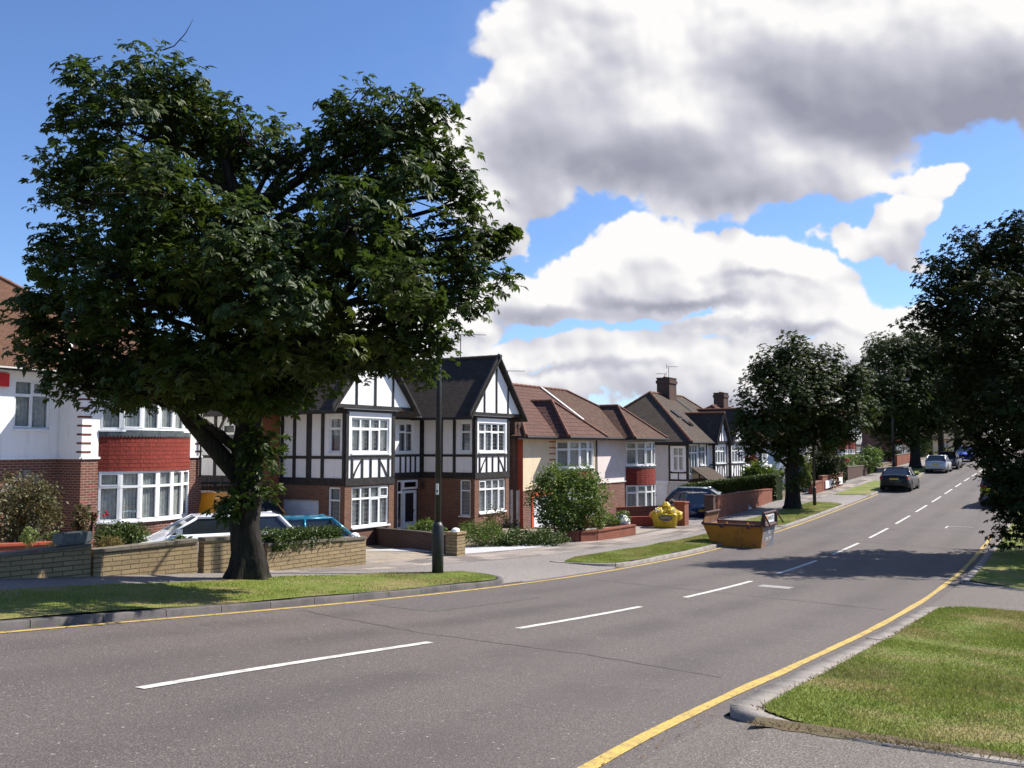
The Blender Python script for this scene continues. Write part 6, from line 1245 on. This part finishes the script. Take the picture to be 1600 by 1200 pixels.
    def gl(nm, pts):
        m = MB(); cen = sum((Vector(p) for p in pts), Vector()) / len(pts); m.face([Vector(p) for p in pts]); nn = (Vector(pts[1]) - Vector(pts[0])).cross(Vector(pts[2]) - Vector(pts[0]))
        o = m.build(nm, M['cglass'], root, uv=False); return o
    gl('windscreen', [A[-1][0], A[1][0], A[1][1], A[-1][1]]); 
    g = gl('rear_window', [A[1][3], A[-1][3], A[-1][2], A[1][2]])
    if style == 'van':
        m = MB(); m.face([(rt, wt * 1.0, zt), (wtp - .5, wt, zt), (wtp - .5, wb, zb), (rb, wb, zb)]); m.face([(rt, -wt, zt), (rb, -wb, zb), (wtp - .5, -wb, zb), (wtp - .5, -wt, zt)]); m.build('side_panel', P, root, uv=False)
        m = MB(); m.face([(rt - .01, -wt, zt), (rb - .01, -wb, zb), (rb - .01, wb, zb), (rt - .01, wt, zt)]); m.build('rear_panel', P, root, uv=False)
    mid = (wtp + rt) / 2
    for s_ in (1, -1):
        a = A[s_]
        if style == 'van': pts = [S(c - .05, zb + .02, s_), S(wtp - .03, zt - .03, s_), S(wtp - .5, zt - .03, s_), S(wtp - .5, zb + .02, s_)]; gl('side_window', pts); continue
        gl('side_window', [a[0], a[1], S(mid + .04, zt, s_), S(mid + .06, zb, s_)]); gl('side_window', [S(mid + .06, zb, s_), S(mid + .04, zt, s_), a[2], a[3]])
    m = MB(); N_ = 6; ys = [wt * (-1 + 2 * i / N_) for i in range(N_ + 1)]; xs = [rt - .02, rt + .15, mid, wtp - .15, wtp + .02]
    def zr(i, j): return zt + .055 * (1 - (ys[i] / wt) ** 2) * (1 if 0 < j < 4 else .35) + .005
    for i in range(N_):
        for j in range(4): m.face([(xs[j], ys[i], zr(i, j)), (xs[j + 1], ys[i], zr(i, j + 1)), (xs[j + 1], ys[i + 1], zr(i + 1, j + 1)), (xs[j], ys[i + 1], zr(i + 1, j))])
    for s_ in (1, -1):
        a = A[s_]; o = Vector((0, s_ * .005, .004)); up = lambda p: Vector(p) + o
        m.tube([up(a[0]), up(a[1])], .028, 6); m.tube([up(a[1]), up(a[2])], .026, 6); m.tube([up(a[2]), up(a[3])], .05 if style != 'van' else .03, 6)
        if style != 'van': m.tube([up(S(mid + .05, zb, s_)), up(S(mid + .04, zt, s_))], .03, 6)
    m.tube([Vector(A[1][1]) + Vector((0, 0, .004)), Vector(A[-1][1]) + Vector((0, 0, .004))], .022, 6); m.tube([Vector(A[1][2]), Vector(A[-1][2])], .024, 6)
    m.build('roof', P, root, smooth=True, uv=False)
    for x in (xf, xr):
        for s_ in (1, -1):
            t = MB(); y = s_ * (ws - .1); prof = [(-.09, r - .07), (-.1, r - .02), (-.06, r), (.06, r), (.1, r - .02), (.09, r - .07)]; nn = 20
            for i in range(nn):
                for j in range(5):
                    q = []
                    for (aa, jj) in ((i, j), (i + 1, j), (i + 1, j + 1), (i, j + 1)): th = 2 * math.pi * aa / nn; q.append((x + prof[jj][1] * math.cos(th), y + prof[jj][0], r + prof[jj][1] * math.sin(th)))
                    t.face(q)
            w_ = t.build('wheel', M['tyre'], root, smooth=True, uv=False); rm = MB(); rm.tube([(x, y - .02 * s_, r), (x, y + .06 * s_, r)], r - .07, 18, 1)
            for q in range(5):
                th = 2 * math.pi * q / 5; dr = Vector((math.cos(th), 0, math.sin(th))); pr = Vector((-math.sin(th), 0, math.cos(th))); cc = Vector((x, y + .06 * s_, r)); rm.ob(cc - pr * .03, dr * (r - .075), pr * .06, (0, .02 * s_, 0))
            rm.tube([(x, y + .06 * s_, r), (x, y + .09 * s_, r)], .06, 10); rm.tube([(x, y + .055 * s_, r), (x, y + .082 * s_, r)], [r - .068, r - .072], 18, 0, caps=False); rm.build('rim', [M[rimc], M['bplastic']], w_, uv=False)
    for s_ in (1, -1):
        m = MB(); m.ob((hl - .30, s_ * ws * .86, .56), (.235, -s_ * .10, 0), (0, -s_ * .30, .0), (0, 0, .14)); m.build('headlight', M['lampclear'], root, uv=False)
        m = MB()
        if style in ('hatch', 'estate', 'van'): m.ob((-hl + .035, s_ * ws * .86, .62), (.14, s_ * .05, 0), (0, -s_ * .2, 0), (.03, 0, .30))
        else: m.ob((-hl + .01, s_ * ws * .865, .70), (.2, s_ * .08, 0), (0, -s_ * .42, 0), (.02, 0, .16))
        m.build('tail_light', M['lampred'], root, uv=False)
        m = MB(); m.ob((c - .28, s_ * (ws * .93), belt - .02), (.1, 0, 0), (-.03, s_ * .17, .02), (0, 0, .13)); m.build('door_mirror', P, root, uv=False)
        for xx in ((mid + .2, mid - .75) if style != 'van' else (.3,)): m = MB(); m.box(xx, xx + .16, s_ * ws * .985 - .012, s_ * ws * .985 + .012, belt - .2, belt - .165); m.build('door_handle', M['bplastic'] if trim else P, root, uv=False)
    m = MB(); m.box(-hl - .03, -hl + .06, -ws * .8, ws * .8, .34, .52); m.build('rear_bumper', M['bplastic'] if trim else P, root, uv=False)
    m = MB(); m.box(hl - .07, hl + .02, -ws * .78, ws * .78, .3, .46); m.build('front_bumper', M['bplastic'] if trim else P, root, uv=False)
    m = MB(); m.box(-hl - .012 - .02, -hl - .01, -.26, .26, .62 if style != 'saloon' else .68, .73 if style != 'saloon' else .79); m.build('number_plate', M['plate_y'], root, uv=False)
    m = MB(); m.box(hl + .021, hl + .03, -.26, .26, .34, .45); m.build('number_plate', M['plate_w'], root, uv=False)
    m = MB(); m.box(hl - .045, hl - .0, -ws * .42, ws * .42, .54, .64); m.build('grille', M['bplastic'], root, uv=False)
    u = MB(); u.box(-hl + .3, hl - .3, -ws * .7, ws * .7, .19, .6); u.build('underbody', M['bplastic'], root, uv=False)
    return root
GP = 'cars parked along the kerb'; GD = 'vehicles parked on front drives'
def kerbcar(name, label, s, n, col, back=False, **k): return car(name, label, G(s, n), head(s) + (math.pi if back else 0), col, group=GP, **k)
kerbcar('parked_car', 'dark grey saloon with red tail lights parked nearest by the left kerb', 56.6, 2.8, (.009, .010, .013), L=4.55, W=1.8, H=1.44, style='saloon')
kerbcar('parked_car', 'silver hatchback parked right of the far street tree trunk', 77.0, 2.85, (.42, .42, .44), style='hatch', metal=.5, L=3.9, W=1.68, H=1.42)
kerbcar('parked_car', 'dark car with high red tail lights parked just beyond the silver hatchback', 83.0, 2.75, (.035, .035, .045), style='hatch', L=4.1, W=1.72, H=1.5)
kerbcar('parked_car', 'bright blue car facing the viewer at the far end of the kerb', 96.5, 3.2, (.01, .045, .42), back=True, style='hatch', L=4.0, W=1.7, H=1.45, metal=.2)
van = kerbcar('parked_van', 'dark blue vehicle with yellow and red rear markings, half hidden at right', 47.8, -3.35, (.04, .04, .09), style='estate', L=4.6, W=1.85, H=1.75, belt=1.02, cat='van')
def chevrons():
    for k, (z0, mm) in enumerate(((.78, 'chev'), (.56, 'chev'))):
        m = MB(); m.box(-2.345, -2.335, -.86, .86, z0, z0 + .13); m.build('reflective_stripe', M[mm], van, uv=False)
    for s_ in (1, -1):
        m = MB(); m.ob((-2.31, s_ * .86, .95), (0, -s_ * .32, -.12), (.004, 0, 0), (0, 0, .16)); m.build('reflective_stripe', M['redframe'], van, uv=False)
chevrons()
def gz(x, y, s, n): p = G(s, n); return Vector((x, y, p.z + .01))
car('white_estate_car', 'white car on the drive behind the stone wall, left of the big tree trunk', (-7.35, 21.5, ZC - 3.02), math.atan2(-.42, -.9), (.78, .79, .80), L=4.2, W=1.7, H=1.42, belt=1.03, style='estate', group=GD, trim=1)
car('blue_hatchback', 'turquoise blue hatchback on the drive behind the hedge-topped stone wall', (-6.1, 23.7, ZC - 3.2), math.atan2(-.40, -.92), (.006, .17, .28), L=3.7, W=1.6, H=1.38, style='hatch', group=GD, trim=1, metal=.2)
v2 = car('yellow_van', 'yellow-orange small van on the drive behind the big tree trunk', (-8.85, 29.75, ZC - 3.28), math.atan2(-.50, .87), (.66, .27, .01), L=4.1, W=1.62, H=1.8, style='van', cat='van', group=GD, trim=1)
car('navy_car', 'dark navy car seen from behind on the drive between the brick piers', (8.35, 42.6, ZC - 3.55), math.atan2(.95, -.15), (.012, .02, .06), L=3.9, W=1.68, H=1.46, style='hatch', group=GD)
car('bluegrey_car', 'blue-grey car nosing right behind the long red brick wall', (9.9, 45.4, ZC - 3.5), math.atan2(-.35, .92), (.10, .14, .18), L=4.2, W=1.72, H=1.48, style='hatch', group=GD, metal=.4)
car('dark_parked_car', 'small dark car in the drive gap beside the dark squared hedge', gz(*G(62.6, 9.6)[:2], 62.6, 9.6), head(62) - 1.2, (.03, .04, .06), L=3.9, W=1.66, H=1.42, style='hatch', group=GD)

# ------------------------------------------------------------------ skip
M['skip_y'] = None
def skipmat():
    m, nt, b = mat('rusty_yellow_paint', (.42, .20, .02), .6, spec=.3); n = noise(nt, 3.4, 7, .75); n2 = noise(nt, 14, 5, .7)
    c = mixc(nt, ramp(nt, n, (.50, .68, 0, .85)), (.40, .15, .012), (.17, .065, .02)); c = mixc(nt, ramp(nt, n2, (.58, .72, 0, .6)), c, (.12, .055, .02)); nt.links.new(c, b.inputs['Base Color']); bump(nt, b, n2, .01, .8); M['skip_y'] = m
    m, nt, b = mat('worn_grey_skip_paint', (.16, .17, .19), .6); c = mixc(nt, ramp(nt, noise(nt, 3, 6, .7), (.45, .62)), (.15, .165, .20), (.30, .17, .09)); c = mixc(nt, ramp(nt, noise(nt, 11, 4, .7), (.55, .7, 0, .7)), c, (.35, .33, .30)); nt.links.new(c, b.inputs['Base Color']); M['skip_g'] = m
    M['skip_in'] = varmat('rusty_skip_inside', (.30, .165, .09), (.19, .09, .05), 3, .9, .01, 20); M['skip_rim'] = varmat('dark_rusty_rim', (.11, .055, .045), (.06, .04, .045), 6, .7)
skipmat()
def text(par, body, size, loc, rot, m, name='lettering', ext=.002):
    cu = bpy.data.curves.new(name, 'FONT'); cu.body = body; cu.size = size; cu.extrude = ext; cu.align_x = 'CENTER'; cu.align_y = 'CENTER'; cu.materials.append(m); t_ = bpy.data.objects.new('t', cu); COL.objects.link(t_); bpy.context.view_layer.update(); me = bpy.data.meshes.new_from_object(t_.evaluated_get(bpy.context.evaluated_depsgraph_get())); bpy.data.objects.remove(t_); o = bpy.data.objects.new(name, me); COL.objects.link(o); o.parent = par; o.location = loc; o.rotation_euler = rot; return o
def skip():
    # local: x along the length (end panel with lettering at +x), y across, z up
    b = Vector((7.65, 30.2, G(25.2, 2.6).z)); th = R(-31); root = empty('builders_skip', (b.x, b.y, b.z), th, 'battered yellow and grey builders skip standing on the road by the left kerb', 'skip')
    Lb, Lt, W, h = .74, 1.08, .72, .72
    m = MB(); ins = MB(); rim = MB()
    # side elevation: ends lean outward, upper lip higher at both ends
    side = [(-Lb, 0), (Lb + .12, 0), (Lt - .12, h), (Lt - .12, h + .40), (Lt - .20, h), (-Lt + .06, h), (-Lt + .03, h + .06), (-Lt - .0, h)]
    for s_ in (-1, 1):
        y = s_ * W; o = [(x, y, z) for x, z in side]; low = [o[0], o[1], o[2], o[5 - 1], o[5], o[7]]
        m.face(low if s_ < 0 else low[::-1]); m.face([o[4], o[2], o[3]] if s_ < 0 else [o[3], o[2], o[4]]); m.face([o[7], o[5], o[6]] if s_ < 0 else [o[6], o[5], o[7]])
        y2 = s_ * (W - .04); o = [(x, y2, z) for x, z in side]; low = [o[0], o[1], o[2], o[4], o[5], o[7]]; ins.face(low[::-1] if s_ < 0 else low); ins.face(([o[4], o[2], o[3]] if s_ > 0 else [o[3], o[2], o[4]])); ins.face(([o[7], o[5], o[6]] if s_ > 0 else [o[6], o[5], o[7]]))
        for a, c in ((side[4], side[5]), (side[3], side[4]), (side[5], side[6]), (side[6], side[7])): rim.tube([(a[0], s_ * (W + .01), a[1]), (c[0], s_ * (W + .01), c[1])], .04, 8)
        for k in range(4): x = -Lb + .25 + k * .34; m.box(x - .03, x + .03, s_ * W - .03, s_ * W + .03, .05, .15)
        for x in (-.4, .5): rim.tube([(x, s_ * (W - .02), h - .05), (x, s_ * (W + .14), h - .05)], .035, 8); rim.tube([(x, s_ * (W + .12), h - .05), (x, s_ * (W + .14), h - .05)], .06, 8)
    m.face([(-Lb, -W, 0), (-Lb, W, 0), (Lb + .12, W, 0), (Lb + .12, -W, 0)][::1]); ins.face([(-Lb, -W, .03), (Lb + .1, -W, .03), (Lb + .1, W, .03), (-Lb, W, .03)])
    m.build('side_panel', M['skip_y'], root, uv=False)
    e = MB(); e.face([(Lb + .12, -W, 0), (Lb + .12, W, 0), (Lt - .12, W, h), (Lt - .12, -W, h)]); e.face([(Lt - .12, -W, h), (Lt - .12, W, h), (Lt - .12, W, h + .40), (Lt - .12, -W, h + .40)])
    e.face([(Lt - .15, -W, h + .40), (Lt - .15, W, h + .40), (Lt - .15, W, h), (Lt - .15, -W, h)]); e.build('end_panel', M['skip_g'], root, uv=False)
    e2 = MB(); e2.face([(-Lb, W, 0), (-Lb, -W, 0), (-Lt, -W, h), (-Lt, W, h)]); e2.build('end_panel', M['skip_g'], root, uv=False)
    ins.face([(Lb + .09, W, .03), (Lb + .09, -W, .03), (Lt - .15, -W, h), (Lt - .15, W, h)]); ins.face([(-Lb, -W, .03), (-Lb, W, .03), (-Lt + .03, W, h), (-Lt + .03, -W, h)])
    ins.face([(-Lt + .03, -W, h), (-Lt + .03, W, h), (-Lt + .12, W, h + .36), (-Lt + .12, -W, h + .36)]); ins.face([(-Lt + .09, -W, h + .36), (-Lt + .09, W, h + .36), (-Lt, W, h), (-Lt, -W, h)]); ins.build('inner_lining', M['skip_in'], root, uv=False)
    rim.tube([(Lt - .12, -W, h + .40), (Lt - .12, W, h + .40)], .045, 8); rim.tube([(Lt - .09, -W, h - .0), (Lt - .09, W, h - .0)], .05, 8); rim.tube([(-Lt + .12, -W, h + .36), (-Lt + .12, W, h + .36)], .04, 8); rim.tube([(-Lt, -W, h), (-Lt, W, h)], .045, 8)
    for s_ in (-1, 1): rim.ob((Lt - .12, s_ * W - .04, h), (.06, 0, 0), (0, .08, 0), (0, 0, .42)); rim.tube([(Lt - .1, s_ * (W + .02), h + .40), (Lt + .12, s_ * (W + .1), h + .02)], .03, 6)
    rim.build('rim', M['skip_rim'], root, uv=False)
    sg = MB(); sg.box(Lt - .115, Lt - .1, -.5, .45, h + .08, h + .34); sg.build('sign_panel', M['whitepaint'], root, uv=False)
    lg = MB(); lg.tube([(Lt - .1, -.38, h + .21), (Lt - .09, -.38, h + .21)], .12, 16); lg.build('round_emblem', M['lampamber'], root, uv=False)
    rx = (math.pi / 2, 0, math.pi / 2); text(root, 'WASTE', .2, (Lt - .097, .08, h + .22), rx, M['lead'])
    ang = math.atan2(Lt - .12 - Lb - .12, h); f = lambda t: Lb + .12 + (Lt - .24 - Lb) * t + .008
    text(root, '020', .15, (f(.66), 0, h * .66), (math.pi / 2 + ang, 0, math.pi / 2), M['whitepaint']); text(root, '8590 1234', .16, (f(.36), 0, h * .36), (math.pi / 2 + ang, 0, math.pi / 2), M['whitepaint'])
    lp = MB(); lp.tube([(Lt - .08, -.3, h + .47), (Lt - .08, -.3, h + .51)], .03, 8)
    for x in (-.25, .45): q = MB(); q.tube([(x, -W - .02, h + .03), (x, -W - .02, h + .09)], [.035, .03], 8); q.build('marker_lamp', M['lampamber'], root, uv=False)
    rb = lump('rubble', Vector((.1, .1, .03)), .7, 'earth', None, None, sq=.35, seed=9); rb.parent = root
    for kk in ('label', 'category'):
        if kk in rb: del rb[kk]
    return root
skip()

# ------------------------------------------------------------------ yellow rubbish bag
def bag():
    b = G(29.35, 7.55); root = empty('rubbish_bag', b, -R(8), 'overfilled yellow builders rubbish bag with dark oval logo beside the brick pier', 'rubbish bag')
    rs = random.Random(3); n = 28; rings = []
    prof = [(0, .40), (.06, .45), (.3, .49), (.48, .52), (.54, .52)]
    m = MB(); 
    def ring(z, r, j): return [((abs(math.cos(a)) ** .55) * math.copysign(1, math.cos(a)) * r * (1 + rs.uniform(-j, j)), (abs(math.sin(a)) ** .55) * math.copysign(1, math.sin(a)) * r * (1 + rs.uniform(-j, j)), z + rs.uniform(-j, j) * .4) for a in [2 * math.pi * k / n for k in range(n)]]
    R_ = [ring(z, r, .02) for z, r in prof] + [ring(.56, .53, .08), ring(.6, .47, .1)]
    for i in range(len(R_) - 1):
        for k in range(n): m.face([R_[i][k], R_[i][(k + 1) % n], R_[i + 1][(k + 1) % n], R_[i + 1][k]])
    m.face(R_[0][::-1])
    M['bagy'] = varmat('yellow_woven_plastic', (.56, .38, .015), (.44, .28, .015), 5, .45, .01, 14, spec=.4); m.build('bag_body', M['bagy'], root, smooth=False, uv=False)
    for i, (x, y, z, r) in enumerate(((0, 0, .58, .34), (-.24, -.18, .56, .28), (.25, -.15, .56, .30), (.1, .2, .60, .28), (.04, -.05, .84, .2), (-.42, .05, .48, .2), (.5, -.12, .5, .22))):
        q = MB(); rr = []
        for a in range(8):
            ph = math.pi * a / 7; rr.append([(x + r * math.sin(ph) * math.cos(t) * rs.uniform(.72, 1.12), y + r * math.sin(ph) * math.sin(t) * rs.uniform(.72, 1.12), z + r * math.cos(ph) * rs.uniform(.8, 1.05)) for t in [2 * math.pi * k / 11 for k in range(11)]])
        for a in range(7):
            for k in range(11): q.face([rr[a + 1][k], rr[a + 1][(k + 1) % 11], rr[a][(k + 1) % 11], rr[a][k]])
        q.build('sack', M['bagy'] if i != 5 else M['lampamber'], root, uv=False)
    for y, f in ((-.535, 0),):
        q = MB(); k = 24; q.face([(.27 * math.cos(2 * math.pi * i / k), y, .42 + .12 * math.sin(2 * math.pi * i / k)) for i in range(k)]); q.face([(.27 * math.cos(2 * math.pi * i / k), y - .006, .42 + .12 * math.sin(2 * math.pi * i / k)) for i in range(k)])
        for i in range(k): a, c = 2 * math.pi * i / k, 2 * math.pi * (i + 1) / k; q.face([(.27 * math.cos(a), y, .42 + .12 * math.sin(a)), (.27 * math.cos(c), y, .42 + .12 * math.sin(c)), (.27 * math.cos(c), y - .006, .42 + .12 * math.sin(c)), (.27 * math.cos(a), y - .006, .42 + .12 * math.sin(a))])
        q.build('oval_logo', M['lead'], root, uv=False)
    text(root, 'HIPPO', .15, (0, -.545, .42), (math.pi / 2, 0, 0), M['plate_y']); text(root, 'BAG', .09, (-.05, -.54, .22), (math.pi / 2, 0, 0), M['redframe'])
    for sx in (-.35, .35): q = MB(); q.tube([(sx, -.5, .64), (sx * 1.1, -.6, .8), (sx * .6, -.55, .7)], .018, 5); q.build('lifting_strap', M['whitepaint'], root, uv=False)
bag()

# ------------------------------------------------------------------ lamp posts
M['post'] = varmat('dark_painted_steel', (.018, .02, .02), (.035, .036, .036), 3, .45, spec=.4); M['postg'] = varmat('grey_galvanised_steel', (.16, .16, .155), (.10, .10, .10), 3, .5)
def lamp(s, n, h, label, m, rb=.10, r=.055, box=.9, arm=0.9, tagp=False, dirn=None):
    b = G(s, n, -.02); root = empty('lamp_post', b, head(s) - math.pi / 2, label, 'lamp post', 'street lamp posts')
    q = MB(); q.tube([(0, 0, -.3), (0, 0, box), (0, 0, box + .1)], [rb, rb, r * 1.15], 14); q.tube([(0, 0, box + .05), (0, 0, h * .6), (0, 0, h)], [r * 1.12, r, r * .75], 12); q.build('column', M[m], root, smooth=True, uv=False)
    d = MB(); d.box(-.045, .045, -rb - .012, -rb * .8, .25, box - .15); d.build('access_door', M[m], root, uv=False)
    a = MB(); a.tube([(0, 0, h - .02), (.05, 0, h + .25), (.3, 0, h + .40), (arm, 0, h + .45)], [r * .7, r * .6, r * .5, r * .5], 8); a.build('bracket_arm', M[m], root, smooth=True, uv=False)
    l = MB(); l.tube([(arm - .05, 0, h + .47), (arm + .1, 0, h + .48), (arm + .45, 0, h + .46), (arm + .6, 0, h + .44)], [.05, .11, .10, .04], 10); l.build('lantern', M['postg'], root, smooth=True, uv=False)
    g = MB(); g.tube([(arm + .08, 0, h + .40), (arm + .5, 0, h + .4)], [.08, .07], 10); g.build('lamp_glass', M['lampclear'], root, smooth=True, uv=False)
    if tagp: t = MB(); t.box(-.0, .075, -r * 1.25 - .006, -r * 1.25, 1.74, 1.98); t.build('notice_plate', M['pvc'], root, uv=False); t = MB(); t.box(.015, .06, -r * 1.25 - .008, -r * 1.25 - .006, 1.8, 1.84); t.build('plate_print', M['post'], root, uv=False)
    return root
lamp(11.35, 5.42, 6.6, 'black street lamp post nearest the viewer, on the grass verge right of the big tree', 'post', .125, .062, 1.05, tagp=True)
lamp(42.6, 4.8, 6.6, 'dark lamp post standing right of the middle street tree', 'post', .085, .06, .9)
lamp(77.5, 6.4, 7.3, 'tall far lamp post in front of the far street tree', 'post', .12, .085, .9)
